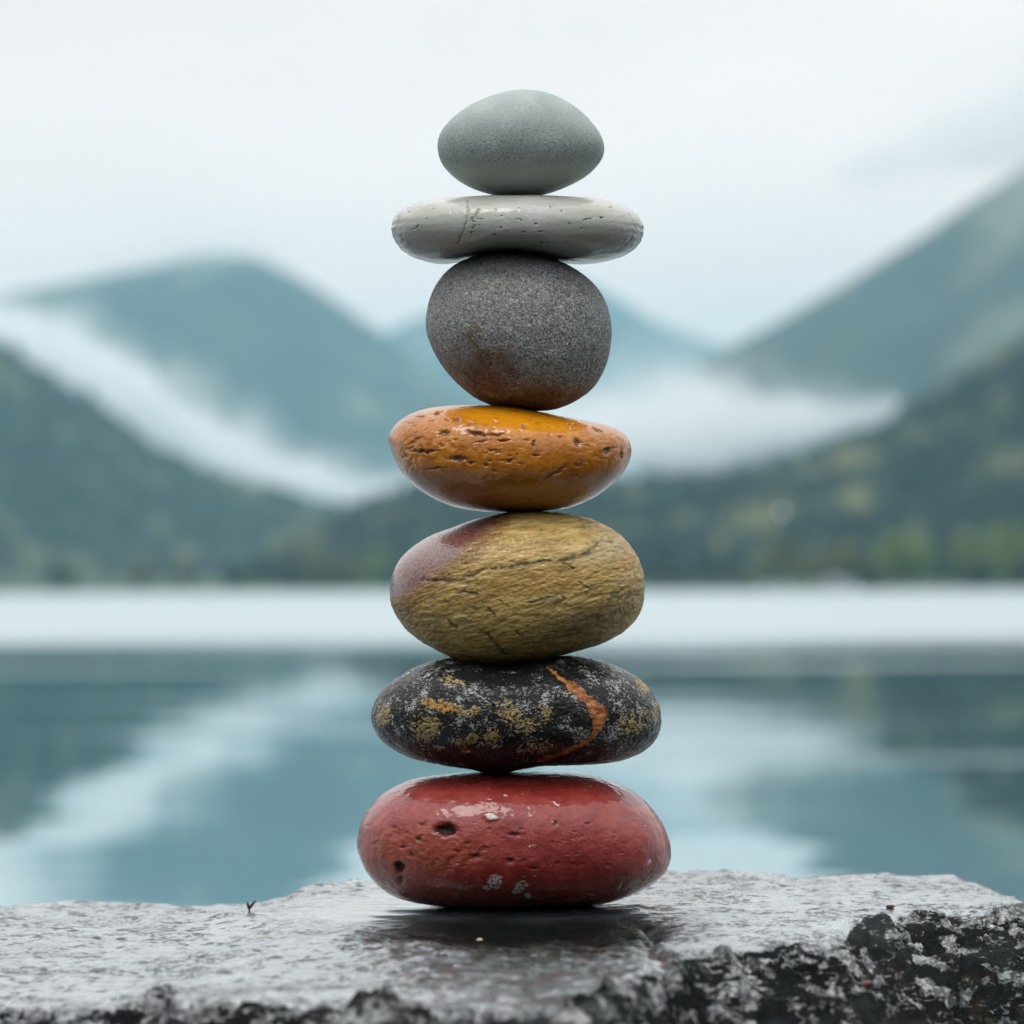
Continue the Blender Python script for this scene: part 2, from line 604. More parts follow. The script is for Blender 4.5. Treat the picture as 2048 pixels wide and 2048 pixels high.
# ------------------------------------------------------------------ lawn, boats, lamp on the right shore
g = G("lawn_grass")
c = g.ramp(g.noise(g.obj, 0.6, 4), [(0.3, (0.08, 0.13, 0.03)), (0.7, (0.15, 0.20, 0.05))])
m_lawn = g.bsdf(Base_Color=c, Roughness=0.85)
V, nb = [], 5200
rng = np.random.RandomState(5)
for k in range(nb):
    px = rng.uniform(1395, 1505) * 1.06
    d = shore_d(px) + rng.uniform(0.4, 5)
    x, z = (px - 1024) / F * d, 0.05
    b = rng.uniform(0, 3.14)
    wv = np.array([math.cos(b), math.sin(b), 0]) * 0.06
    h = rng.uniform(0.3, 0.9)
    p = np.array([x, d * S, z])
    V += [p - wv, p + wv, p + wv * .3 + [rng.normal(0, .1), 0, h], p - wv * .3 + [rng.normal(0, .1), 0, h]]
o = mesh_obj("grass", np.array(V), np.arange(len(V)).reshape(-1, 4), m_lawn, smooth=False)
tag(o, "bright green bank of long grass at the water's edge", "grass", None, 'stuff')

g = G("boat_paint")
m_boat = g.bsdf(Base_Color=g.mix(g.rng(g.noise(g.obj, 1.2, 4), .4, .7, 0, .4), (0.82, 0.83, 0.83), (0.66, 0.68, 0.69)), Roughness=0.35)
g = G("boat_wood")
m_wood = g.bsdf(Base_Color=g.mix(g.noise(g.vec((1, 12, 12)), 2, 3), (0.16, 0.10, 0.05), (0.30, 0.20, 0.11)), Roughness=0.5)


def make_boat(px, L, label, seed, cabin):
    d = shore_d(px) - 1.6
    root = bpy.data.objects.new("motor_boat" if cabin else "rowing_boat", None)
    scene.collection.objects.link(root)
    root.location = ((px - 1024) / F * d, d * S, 0.0)
    root.rotation_euler = (0, 0, R(6 if cabin else -4))
    tag(root, label, "boat", "white boats moored by the far shore")
    n, m = 24, 13
    V = []
    for i in range(n):
        t = i / (n - 1)
        w = L * .17 * (1 - max(0, (t - .45) / .55) ** 2.2) * (0.9 + .1 * min(1, t * 8)) + 0.01
        sheer = L * (.17 + .07 * t * t)
        for j in range(m):
            s = j / (m - 1) * 2 - 1
            V.append((t * L - L / 2, w * math.copysign(abs(s) ** .7, s), -0.18 + (sheer + .18) * abs(s) ** 2.4))
    outer = np.array(V)
    inner = outer * [0.97, 0.9, 1] + [0, 0, 0.07]
    v, f = merge([(outer, grid_faces(n, m)), (inner, grid_faces(n, m))])
    tr = np.array([[j, j + 1, n * m + j + 1, n * m + j] for j in range(m - 1)])
    rimf = []
    for i in range(n - 1):
        for j in (0, m - 1):
            rimf.append([i * m + j, (i + 1) * m + j, n * m + (i + 1) * m + j, n * m + i * m + j])
    mesh_obj("hull", v, np.concatenate([f, tr, np.array(rimf)]), m_boat, root)
    for t in (.3, .55):
        w = L * .15
        bx = np.array([(x, y, z) for x in (t * L - L / 2 - .12, t * L - L / 2 + .12) for y in (-w, w) for z in (L * .09, L * .09 + .04)])
        mesh_obj("thwart", bx, [[0, 1, 3, 2], [4, 6, 7, 5], [0, 4, 5, 1], [2, 3, 7, 6], [0, 2, 6, 4], [1, 5, 7, 3]], m_wood, root, smooth=False)
    if cabin:
        a = [(-.12, -.11), (.16, -.09), (.16, .09), (-.12, .11)]
        lo = [(x * L, y * L, L * .14) for x, y in a]
        hi = [(x * L * .8 - .1, y * L * .85, L * .27) for x, y in a]
        mesh_obj("cabin", np.array(lo + hi), [[0, 1, 5, 4], [1, 2, 6, 5], [2, 3, 7, 6], [3, 0, 4, 7], [4, 5, 6, 7]], m_boat, root, smooth=False)
    return root


make_boat(1462 * 1.06, 6.2, "shorter white open boat beside the bright grass bank", 1, False)
make_boat(1572 * 1.06, 8.8, "longer white boat with low cabin in front of olive trees", 2, True)

g = G("lamp_glass")
m_glow = g.bsdf(Base_Color=(0.8, 0.8, 0.8), Emission_Color=(1.0, 0.98, 0.92), Emission_Strength=1.5)
g = G("lamp_metal")
m_pole = g.bsdf(Base_Color=(0.05, 0.055, 0.06), Roughness=0.4, Metallic=0.6)
lamp_c = at(1475 * 1.06, 965 * 1.06, 412)
root = bpy.data.objects.new("lamp_post", None)
scene.collection.objects.link(root)
zb = 0.4
root.location = (lamp_c[0], 412 * S, zb)
tag(root, "pale glowing round lamp among dark trees on the right shore", "lamp post")
hh = lamp_c[2] - zb
v, f = tube([(0, 0, -.4), (0, 0, .5), (0, 0, hh * .5), (0, 0, hh - .5)], [.22, .16, .12, .09], 12)
mesh_obj("pole", v, f, m_pole, root)
v, f = tube([(0, 0, hh - .52), (0, 0, hh - .46), (0, 0, hh - .40)], [.1, .4, .42], 16)
mesh_obj("lamp_base", v, f, m_pole, root)
th = np.linspace(0, math.pi, 14)
v, f = tube([(0, 0, hh - .47 * math.cos(t)) for t in th], [max(.47 * math.sin(t), .004) for t in th], 20)
mesh_obj("lamp_globe", v, f, m_glow, root)


# ------------------------------------------------------------------ low cloud banks
def cloud_material(name, dens):
    g = G(name)
    nd = g.n("ShaderNodeVolumePrincipled")
    nd.inputs["Color"].default_value = (1.0, 1.0, 1.0, 1)
    nd.inputs["Density"].default_value = dens
    nd.inputs["Anisotropy"].default_value = 0.0
    g.t.links.new(nd.outputs[0], g.out.inputs["Volume"])
    return g.m


def bank_mesh(name, path, d, depth, seed, lump, grow, mat, parent=None):
    path = np.array(path, float)
    n, m = 170, 60
    s = np.linspace(0, len(path) - 1, n)
    cx = np.interp(s, range(len(path)), path[:, 0]) * 1.06
    cyy = np.interp(s, range(len(path)), path[:, 1]) * 1.06
    hh = np.interp(s, range(len(path)), path[:, 2]) * 1.06 / F * d
    k = np.exp(-.5 * (np.arange(-12, 13) / 5) ** 2)
    k /= k.sum()
    cx, cyy, hh = [np.convolve(np.pad(q, 12, mode='reflect', reflect_type='odd'), k, 'valid') for q in (cx, cyy, hh)]
    hh = np.maximum(hh, 0.5)
    hh *= np.sqrt(np.clip(np.minimum(np.arange(n), np.arange(n)[::-1]) / 9, 0.0004, 1))
    V = []
    b = np.arange(m) / m * 2 * math.pi
    for i in range(n):
        c = at(cx[i], cyy[i], d)
        V.append(np.stack([np.full(m, c[0]), c[1] + np.cos(b) * hh[i] * depth, c[2] + np.sin(b) * hh[i] * grow], -1))
    V = np.concatenate(V)
    C = np.repeat(V.reshape(n, m, 3).mean(1), m, 0)
    N = V - C
    N /= np.maximum(np.linalg.norm(N, axis=1), 1e-6)[:, None]
    amp = np.repeat(hh, m)
    V = V + N * (amp * np.maximum(lump * fbm(V / 46 + seed, 5, 0.6), -.8))[:, None]
    V[:, 2] = np.maximum(V[:, 2], 4)
    f = grid_faces(n, m)
    f2 = np.stack([np.arange(n - 1) * m + m - 1, np.arange(1, n) * m + m - 1, np.arange(1, n) * m, np.arange(n - 1) * m], -1)
    return mesh_obj(name, V, np.concatenate([f, f2]), mat, parent, closed=True)


def cloud_bank(path, d, label, dens, depth, seed, lump, veils):
    """path: (x, y, half height) in 1932-frame pixels at depth d; veils: thinner outer layers (grow, density)"""
    core = bank_mesh("cloud_bank", path, d, depth, seed, lump, 1.0, cloud_material("cloud_vapour", dens))
    tag(core, label, "cloud bank")
    for q, (grow, dv, dy) in enumerate(veils):
        bank_mesh("veil", [(x, y + dy, h) for x, y, h in path], d, depth * (1.1 + .1 * q), seed + 5 + q, lump * 1.5, grow, cloud_material("veil_vapour", dv), core)


cloud_bank([(-420, 470, 48), (-200, 540, 56), (-40, 618, 58), (60, 655, 52), (150, 690, 58), (220, 745, 56), (300, 790, 56), (380, 832, 60), (450, 868, 52), (520, 900, 46),
            (600, 922, 36), (690, 935, 30), (760, 922, 27), (860, 895, 20)], 1650,
           "long white cloud bank slanting down behind the hill at left", 0.03, 2.0, 4.0, 0.85, [(1.5, 0.006, -10), (2.2, 0.0022, -22)])
cloud_bank([(960, 830, 50), (1100, 828, 75), (1220, 812, 84), (1330, 795, 80), (1430, 796, 64), (1530, 794, 44), (1610, 785, 32), (1680, 776, 26), (1712, 770, 14)], 1020,
           "white cloud bank lying level above the forested hill at right", 0.022, 1.8, 9.0, 0.75, [(1.35, 0.008, -4), (1.9, 0.0028, -16)])
cloud_bank([(1560, 330, 20), (1680, 300, 50), (1800, 262, 75), (1932, 232, 100), (2100, 190, 110), (2300, 150, 110)], 1500,
           "thin cloud closing over the top of the steep right mountain", 0.010, 1.2, 14.0, 0.5, [(1.6, 0.002, 0)])
cloud_bank([(130, 520, 12), (230, 500, 22), (330, 476, 30), (420, 462, 30), (500, 470, 22), (560, 490, 12)], 2450,
           "thin cloud cap brushing the peak of the left mountain", 0.006, 1.5, 19.0, 0.5, [(1.7, 0.002, 0)])

# ------------------------------------------------------------------ lake
g = G("lake_water")
pos = g.obj
sep = g.n("ShaderNodeSeparateXYZ")
g.put(sep.inputs[0], pos)
warp = g.noise(g.vec((0.02, 0.006, 1)), 1.0, 3)
yy = g.math('ADD', sep.outputs["Y"], g.math('MULTIPLY', g.math('SUBTRACT', warp, 0.5), 70.0))
ruff = g.rng(yy, 92.0, 185.0)
st = g.noise(g.vec((0.018, 0.13, 1), loc=(3.1, 0.4, 0)), 1.0, 3, 0.6)
streak = g.math('MULTIPLY', g.rng(st, 0.55, 0.66), g.rng(sep.outputs["Y"], 28.0, 50.0))
rough = g.math('ADD', g.math('MULTIPLY', ruff, 0.42), g.math('MULTIPLY', g.math('SUBTRACT', 1.0, ruff), g.math('ADD', 0.02, g.math('MULTIPLY', streak, 0.20))))
wav = g.noise(g.vec((0.4, 1.2, 1)), 1.0, 3, 0.5)
wav2 = g.noise(g.vec((0.022, 0.15, 1), loc=(7, 3, 0)), 1.0, 2, 0.5)
bh = g.math('ADD', g.math('MULTIPLY', wav, 0.0009), g.math('MULTIPLY', wav2, 0.022))
nrm = g.bump(bh, 1.0, 1.0)
gl = g.n("ShaderNodeBsdfGlossy", distribution='MULTI_GGX')
gl.inputs["Color"].default_value = (0.83, 0.91, 0.93, 1)
g.put(gl.inputs["Roughness"], rough)
g.put(gl.inputs["Normal"], nrm)
df = g.n("ShaderNodeBsdfDiffuse")
df.inputs["Color"].default_value = (0.02, 0.06, 0.07, 1)
fr = g.n("ShaderNodeFresnel")
fr.inputs["IOR"].default_value = 1.9
mx = g.n("ShaderNodeMixShader")
g.put(mx.inputs[0], g.math('MULTIPLY', g.rng(fr.outputs[0], 0.1, 0.55, 0.25, 0.95), g.rng(g.math('MULTIPLY', ruff, g.rng(g.noise(g.vec((0.004, 0.03, 1), loc=(2, 2, 0)), 1.0, 3), .35, .65, .75, 1.1)), 0, 1, 1.0, 0.70)))
g.t.links.new(df.outputs[0], mx.inputs[1])
g.t.links.new(gl.outputs[0], mx.inputs[2])
g.t.links.new(mx.outputs[0], g.out.inputs["Surface"])
ny = np.concatenate([[-4500, -500, -40], np.linspace(-4, 60, 17), [90, 150, 300, 700, 1500, 4700, 9400]])
nx = np.array([-6500, -4500, -800, -120, -20, 0, 20, 120, 800, 4500, 6500.])
V = np.array([(x, y, 0.0) for x in nx for y in ny])
lake = mesh_obj("lake", V, grid_faces(len(nx), len(ny)), g.m)
tag(lake, kind='structure')

# ------------------------------------------------------------------ haze
g = G("haze_air")
nd = g.n("ShaderNodeVolumePrincipled")
nd.inputs["Color"].default_value = (0.45, 0.80, 0.93, 1)
nd.inputs["Density"].default_value = 1.25e-4
g.t.links.new(nd.outputs[0], g.out.inputs["Volume"])
bx = np.array([(x, y, z) for x in (-7000, 7000) for y in (-5000, 10000) for z in (-6.0, 640)], float)
haze = mesh_obj("haze", bx, [[0, 1, 3, 2], [4, 6, 7, 5], [0, 4, 5, 1], [2, 3, 7, 6], [0, 2, 6, 4], [1, 5, 7, 3]], g.m, smooth=False)
tag(haze, kind='stuff')

# ------------------------------------------------------------------ the rock ledge
DS = 0.80                              # distance of the stack (units of S)


def z_at(py, d):
    return CAM[2] - (py - PY) / F * d


CREST = np.array([(-900, 1725), (-300, 1715), (0, 1708), (160, 1705), (300, 1709), (380, 1714), (410, 1708), (450, 1705), (500, 1700), (540, 1690), (570, 1673), (590, 1666), (640, 1664), (700, 1663),
                  (850, 1660), (1000, 1655), (1150, 1650), (1260, 1644), (1330, 1648), (1400, 1650), (1470, 1653), (1500, 1663), (1540, 1658), (1600, 1652), (1650, 1652), (1700, 1657),
                  (1760, 1657), (1800, 1659), (1840, 1670), (1870, 1683), (1900, 1702), (1925, 1727), (1960, 1775), (2000, 1850)], float) * 1.06
FRONT = np.array([(-900, .715), (0, .686), (300, .672), (620, .654), (1000, .626), (1150, .632), (1260, .665), (1400, .715), (1500, .728), (1700, .738), (1790, .775), (1900, .79), (2048, .80), (2300, .82)])

xd = np.concatenate([np.linspace(-1.6, -.285, 60)[:-1], np.linspace(-.285, .30, 900), np.linspace(.30, .60, 40)[1:]])
yd = np.concatenate([np.linspace(.36, .545, 50)[:-1], np.linspace(.545, .93, 560), np.linspace(.93, 1.8, 50)[1:]])
X, Y = np.meshgrid(xd, yd, indexing='ij')
X, Y = X.ravel(), Y.ravel()
PXc = 1024 + X * F / .88
z_crest = CAM[2] - (np.interp(PXc, CREST[:, 0], CREST[:, 1]) - PY) / F * .88 - np.tan(ROLL) * X
z_top0 = CAM[2] - (1811.5 - PY) / F * DS - np.tan(ROLL) * X     # level under the stones
z_front = np.interp(PXc, [0, 500, 900, 1300, 2048], CAM[2] - np.array([.1475, .1405, .1325, .1315, .1320]))
t1 = sstep(Y, .80, .88)
t0 = sstep(Y, .62, .80)
lev = np.interp(PXc, [0, 350, 650, 900, 1300, 2048], [-.0125, -.0085, -.0015, 0, .0006, .0002])
Z = np.where(Y > .80, (z_top0 + lev) * (1 - t1) + z_crest * t1, z_front * (1 - t0) + (z_top0 + lev) * t0)
P3 = np.stack([X, Y, np.zeros_like(X)], -1)
# edges
wob = 0.010 * fbm(P3 * 22 + 5, 3) + 0.006 * fbm(P3 * 70 + 5, 3)
yf = np.interp(1024 + X * F / .70, FRONT[:, 0], FRONT[:, 1]) + wob
tf = np.maximum(yf - Y, 0)
right = sstep(X, .02, .10)
soft = 0.16 * tf + 4.2 * tf ** 2
hard = .22 * tf + 12 * tf ** 2
front_drop = soft * right + hard * (1 - right)
tb = np.maximum(Y - (.885 + 0.008 * fbm(P3 * 30 + 2, 3)), 0)
back_drop = 0.5 * tb + 9 * tb ** 2
re = np.maximum(X - (.207 + 0.005 * fbm(P3 * 40 + 1, 2)), 0)
right_drop = 0.9 * re + 22 * re ** 2
le = np.maximum(-.62 - X, 0)
drop = front_drop + back_drop + np.where(Y < .87, right_drop * .8, 0) + 3 * le ** 2
# relief: slaty grain running across, knobs, cracks
q = np.stack([X * 14, Y * 42, np.full_like(X, 1.0)], -1)
qf = np.stack([X * 70, Y * 260, np.full_like(X, 4.0)], -1)
rough_zone = sstep(tf, 0.0, 0.006 + .014 * right)
under = np.exp(-(np.abs((X - .006) / .058) ** 4 + np.abs((Y - .758) / .026) ** 4))  # mask for the painted contact shade below the red stone
onstone = np.exp(-(((X + .002) / .055) ** 2 + ((Y - .795) / .035) ** 2) ** 1.5)
pool = np.exp(-(((X + .045) / .050) ** 2 + ((Y - .80) / .035) ** 2) ** 2)
relief = 0.0017 * fbm(q, 3) + 0.0024 * fbm(np.stack([X * 7, Y * 22, np.full_like(X, 9.)], -1), 2) * sstep(Y, .80, .74) + 0.0016 * fbm(np.stack([X * 45, Y * 120, np.full_like(X, 2.)], -1), 3)
fine = 0.0007 * fbm(qf, 4, 0.62) - 0.0016 * np.clip(ridged(np.stack([X * 30 + .3 * Y * 60, Y * 170, np.full_like(X, 7.)], -1), 2) - 1.05, 0, 1)
ledge = 0.0060 * fbm(np.stack([X * 26, Y * 40, np.full_like(X, 3.)], -1), 4, .55)
ledge = ledge + 0.004 * np.floor(ledge / .004 + .5 + .3 * gn(P3 * 150)) * .6
chip = 0.0016 * fbm(P3 * 210 + 11, 5, .62)
Z = Z + relief * (1 - onstone) * (1 - .75 * pool) + fine * (1 - .9 * pool) * (1 - onstone) + rough_zone * (ledge + chip) - drop
ripple = 0.00042 * np.sin(Y * 620 + 2.2 * gn(np.stack([X * 22, Y * 30, np.zeros_like(X)], -1)) + X * 25)
Z = Z + pool * ripple * (1 - onstone)
# the dished, darker hollow in front of the stack
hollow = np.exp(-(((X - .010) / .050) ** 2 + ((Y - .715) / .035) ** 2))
Z -= 0.0030 * under
Z -= 0.0035 * hollow - 0.0012 * hollow * fbm(P3 * 160 + 3, 3)
# crack running forward right of the stack
cx_ = .048 + .010 * gn(np.stack([Y * 30, np.zeros_like(Y), np.zeros_like(Y)], -1)) + (.76 - Y) * .05
crack = np.exp(-((X - cx_) / .0035) ** 2) * sstep(Y, .79, .76) * sstep(Y, .60, .66)
Z -= 0.006 * crack * (0.6 + .5 * fbm(P3 * 120, 2))
Z = np.maximum(Z, -0.6)

g = G("wet_slate")
g.obj = g.vec((1, 1 / S, 1))
mm = g.vec(1000.0)
big = g.noise(g.vec((14, 30, 30)), 1.0, 5, .6)
fin = g.noise(g.vec((400, 900, 900)), 1.0, 4, .65)
spk = g.noise(g.vec((1800, 1800, 1800)), 1.0, 2, .6)
col = g.ramp(big, [(.3, (.088, .105, .116)), (.5, (.150, .178, .194)), (.68, (.235, .270, .290))])
col = g.mix(g.rng(fin, .45, .75, 0, .6), col, (.06, .066, .066))
fl1 = g.rng(g.noise(g.vec((110, 420, 420), loc=(3, 8, 2)), 1.0, 4, .68), .54, .60)
fl2 = g.math('MULTIPLY', g.rng(g.noise(g.vec((20, 80, 80), loc=(6, 2, 2)), 1.0, 4, .6), .50, .57), g.rng(g.noise(g.vec((300, 900, 900)), 1.0, 3, .7), .44, .58))
fl3 = g.math('MULTIPLY', g.rng(g.noise(g.vec((28, 60, 60), loc=(1, 9, 5)), 1.0, 5, .62), .50, .60), g.attr("fore"))
flk = g.math('MAXIMUM', g.math('MAXIMUM', fl1, fl2), fl3)
flk = g.math('MULTIPLY', flk, g.math('SUBTRACT', 1.0, g.attr("pool")))
col = g.mix(g.math("MULTIPLY", flk, .9), col, (.020, .023, .021))
dk = g.ramp(big, [(.3, (.006, .007, .007)), (.5, (.013, .015, .015)), (.68, (.032, .035, .035))])
glint_noise = g.noise(g.vec((70, 110, 110), loc=(4, 2, 9)), 1.0, 5, .68)
glint = g.rng(g.math("ADD", glint_noise, g.math("MULTIPLY", g.attr("rim"), .10)), .55, .62)
brk = g.rng(g.noise(g.vec((320, 420, 420), loc=(3, 3, 7)), 1.0, 4, .72), .44, .56)
vnn = g.noise(g.vec((26, 60, 60), loc=(5, 4, 1)), 1.0, 4, .6)
vein = g.math('MULTIPLY', g.rng(g.math('ABSOLUTE', g.math('SUBTRACT', vnn, .5)), .0, .012, 1.0, 0.0), .5)
glint = g.math('MAXIMUM', g.math('MULTIPLY', glint, g.math('ADD', g.math('MULTIPLY', brk, .75), .25)), g.math('MULTIPLY', vein, brk))
dk = g.mix(g.math("MULTIPLY", glint, .75), dk, (.13, .14, .145))  # sky glints on level facets painted as pale patches
mot = g.noise(g.vec((45, 70, 70), loc=(8, 1, 3)), 1.0, 5, .7)
zone = g.math('ADD', g.attr("rough_zone"), g.math('MULTIPLY', g.math('SUBTRACT', mot, .5), g.math('MULTIPLY', g.attr("near"), 2.8)))
zone = g.math('ADD', zone, g.attr('deep'))
zn = g.rng(zone, .35, .6)
col = g.mix(zn, col, dk)
col = g.mix(g.rng(spk, .64, .75, 0, .35), col, (.28, .28, .27))
brn = g.noise(g.vec((60, 60, 60), loc=(2, 5, 1)), 1.0, 4, .6)
col = g.mix(g.math('MULTIPLY', g.rng(brn, .58, .72, 0, .7), g.attr("rough_zone")), col, (.045, .032, .022))
col = g.mix(g.math('MULTIPLY', g.attr("hollow"), .9), col, (.013, .018, .014))  # hollow's own dark tone, plus painted shade under the stone
rgh = g.rng(g.noise(g.vec((50, 120, 120), loc=(1, 1, 4)), 1.0, 4), .35, .7, .06, .28)
rgh = g.math('MULTIPLY', rgh, g.math('SUBTRACT', 1.0, g.math('MULTIPLY', g.attr("pool"), .75)))
col = g.mix(g.attr("under"), col, (.006, .007, .006))  # contact shade below the red stone painted near-black
bmp = g.math('ADD', g.math('MULTIPLY', fin, .0007), g.math('MULTIPLY', g.noise(g.vec((1500, 2600, 2600)), 1.0, 3, .6), .00012))
bmp = g.math('MULTIPLY', bmp, g.math('SUBTRACT', 1.0, g.math('MULTIPLY', g.attr("pool"), .9)))
wetk = g.math('SUBTRACT', 1.0, g.math('MULTIPLY', flk, .85))
wetk = g.math('MULTIPLY', wetk, g.math('SUBTRACT', 1.0, g.math('MULTIPLY', zn, g.math('SUBTRACT', 1.0, g.math('MULTIPLY', glint, .85)))))
wetk = g.math('MULTIPLY', wetk, g.math('SUBTRACT', 1.0, g.math('MULTIPLY', g.attr("hollow"), g.rng(mot, .42, .62, 1.0, .70))))
wetk = g.math('MULTIPLY', wetk, g.math('SUBTRACT', 1.0, g.math('MULTIPLY', g.attr('under'), 1.0)))  # shine removed there too, deepening the painted contact shade
spec = g.math('MULTIPLY', wetk, .70)
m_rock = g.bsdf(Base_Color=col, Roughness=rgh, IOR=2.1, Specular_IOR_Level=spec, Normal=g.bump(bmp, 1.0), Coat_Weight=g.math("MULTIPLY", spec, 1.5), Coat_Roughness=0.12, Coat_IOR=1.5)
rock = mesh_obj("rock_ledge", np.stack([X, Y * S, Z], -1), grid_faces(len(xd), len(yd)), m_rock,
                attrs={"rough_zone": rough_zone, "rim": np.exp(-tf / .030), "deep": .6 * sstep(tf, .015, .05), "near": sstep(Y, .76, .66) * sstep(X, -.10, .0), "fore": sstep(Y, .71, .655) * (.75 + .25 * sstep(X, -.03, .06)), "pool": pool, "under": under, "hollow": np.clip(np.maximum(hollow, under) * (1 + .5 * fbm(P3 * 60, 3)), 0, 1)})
tag(rock, "wet dark slate ledge shining under the stacked stones", "rock")
Zg = Z.reshape(len(xd), len(yd))


def rock_z(x, y):
    i = int(np.clip(np.searchsorted(xd, x), 1, len(xd) - 1))
    j = int(np.clip(np.searchsorted(yd, y / S), 1, len(yd) - 1))
    return float(Zg[i, j])


# ------------------------------------------------------------------ the stones
def sphere_dirs(n):
    """cube sphere: unit directions and quads"""
    Vs, Fs, k = [], [], 0
    a = np.tan(np.linspace(-math.pi / 4, math.pi / 4, n))
    A, B = np.meshgrid(a, a, indexing='ij')
    o = np.ones_like(A)
    for ax in range(3):
        for sg in (-1, 1):
            c = [None] * 3
            c[ax], c[(ax + 1) % 3], c[(ax + 2) % 3] = o * sg, A * sg, B
            d = np.stack(c, -1).reshape(-1, 3)
            Vs.append(d / np.linalg.norm(d, axis=1)[:, None])
            Fs.append(grid_faces(n, n) + k)
            k += n * n
    V, Fq = np.concatenate(Vs), np.concatenate(Fs)
    key = np.round(V * 1e6).astype(np.int64)
    _, first, inv = np.unique(key, axis=0, return_index=True, return_inverse=True)
    V, Fq = V[first], inv.ravel()[Fq]
    a, b, c = V[Fq[:, 0]], V[Fq[:, 1]], V[Fq[:, 2]]
    flip = (np.cross(b - a, c - a) * a).sum(1) < 0
    Fq[flip] = Fq[flip][:, ::-1]
    return V, Fq


SD, SF = sphere_dirs(190)


class Stone:
    def __init__(self, pts, org, scale, half_depth, power=2.3, dx=0, dy=0):
        pts = np.array(pts, float) / scale + np.array(org) + [dx, dy]
        self.org, self.scale = np.array(org), scale
        lo, hi = pts.min(0), pts.max(0)
        c = (lo + hi) / 2
        self.c, self.h = c, (hi - lo) / 2
        u = (pts - c) / self.h
        th = np.arctan2(-u[:, 1], u[:, 0])
        r = np.linalg.norm(u, axis=1)
        o = np.argsort(th)
        th, r = th[o], r[o]
        N = 1440
        tg = np.arange(N) / N * 2 * math.pi - math.pi
        rg = np.interp(tg, np.concatenate([th - 2 * math.pi, th, th + 2 * math.pi]), np.tile(r, 3))
        k = np.exp(-.5 * (np.arange(-40, 41) / 11.0) ** 2)
        rg = np.convolve(np.concatenate([rg[-40:], rg, rg[:40]]), k / k.sum(), 'valid')
        d = SD
        l = np.hypot(d[:, 0], d[:, 2])
        t = np.arctan2(d[:, 2], d[:, 0])
        s = (l ** power + np.abs(d[:, 1]) ** power) ** (-1 / power)
        l2, cdep = l * s, d[:, 1] * s
        Rr = np.interp(t, tg, rg, period=2 * math.pi)
        bl = l2 ** 1.0
        Rr = 1 + (Rr - 1) * np.clip(bl, 0, 1) ** 1.5
        px = c[0] + self.h[0] * l2 * Rr * np.cos(t)
        py = c[1] - self.h[1] * l2 * Rr * np.sin(t)
        q = F * S * half_depth / (DS * S)
        phi = math.atan((c[1] - PY) / (F * S))
        sq = math.sqrt(max(0.3, 1 - (q * math.sin(phi) / self.h[1]) ** 2))
        py = c[1] + (py - c[1]) * sq
        k = DS / F
        self.front = np.clip(np.abs(cdep), 0, 1)
        self.V = CAM + np.outer((px - 1024) * k, RIGHT) + np.outer(-(py - PY) * k, UP) + np.outer(DS * S + cdep * half_depth, [0, 1, 0])
        self.center = at(c[0], c[1], DS)
        self.attrs = {}
        self.mmv = (self.V - self.center) * 1000.0
        self.normals()
        self.pu, self.pv = project(self.V)
        self.facing = self.V[:, 1] < DS * S + 0.2 * half_depth
        w = self.mmv / 2.6
        self.pu = self.pu + 3.2 * fbm(w + 31, 3, .6)
        self.pv = self.pv + 3.2 * fbm(w + 57, 3, .6)

    def normals(self):
        a, b, c_, d = [self.V[SF[:, i]] for i in range(4)]
        fn = np.cross(c_ - a, d - b)
        n = np.zeros_like(self.V)
        for i in range(4):
            np.add.at(n, SF[:, i], fn)
        n /= np.maximum(np.linalg.norm(n, axis=1), 1e-12)[:, None]
        if ((self.V - self.center) * n).sum(1).mean() < 0:
            n = -n
        self.N = n

    def push(self, mm):
        self.V += self.N * (mm / 1000.0)[:, None]

    def z(self, zx, zy):
        """zoom-picture coordinates -> photograph pixels"""
        return self.org[0] + zx / self.scale, self.org[1] + zy / self.scale

    def blob(self, zx, zy, rx, ry, rot=0.0, soft=1.0):
        """1 inside an ellipse given in zoom-picture pixels, falling off to 0"""
        x0, y0 = self.z(zx, zy)
        dx, dy = (self.pu - x0) * self.scale, (self.pv - y0) * self.scale
        c, s = math.cos(R(rot)), math.sin(R(rot))
        a, b = (dx * c - dy * s) / rx, (dx * s + dy * c) / ry
        return np.exp(-(a * a + b * b) ** soft) * self.facing

    def line(self, pts, w):
        """distance mask along a polyline in zoom pixels"""
        best = np.full(len(self.V), 1e9)
        P = [self.z(*p) for p in pts]
        for (x0, y0), (x1, y1) in zip(P[:-1], P[1:]):
            ex, ey = x1 - x0, y1 - y0
            t = np.clip(((self.pu - x0) * ex + (self.pv - y0) * ey) / (ex * ex + ey * ey), 0, 1)
            best = np.minimum(best, np.hypot(self.pu - x0 - t * ex, self.pv - y0 - t * ey))
        return np.exp(-(best * self.scale / w) ** 2) * self.facing

    def build(self, mat, label):
        o = mesh_obj("stone", self.V - self.center, SF, mat, attrs=self.attrs, closed=True)
        o.location = self.center
        tag(o, label, "stone", "stones balanced in the stack")
        return o


def mmvec(g, s=1.0, rot=(0, 0, 0), loc=(0, 0, 0)):
    sc = tuple(1000.0 * k for k in (s if isinstance(s, tuple) else (s,) * 3))
    return g.vec(sc, rot, loc)


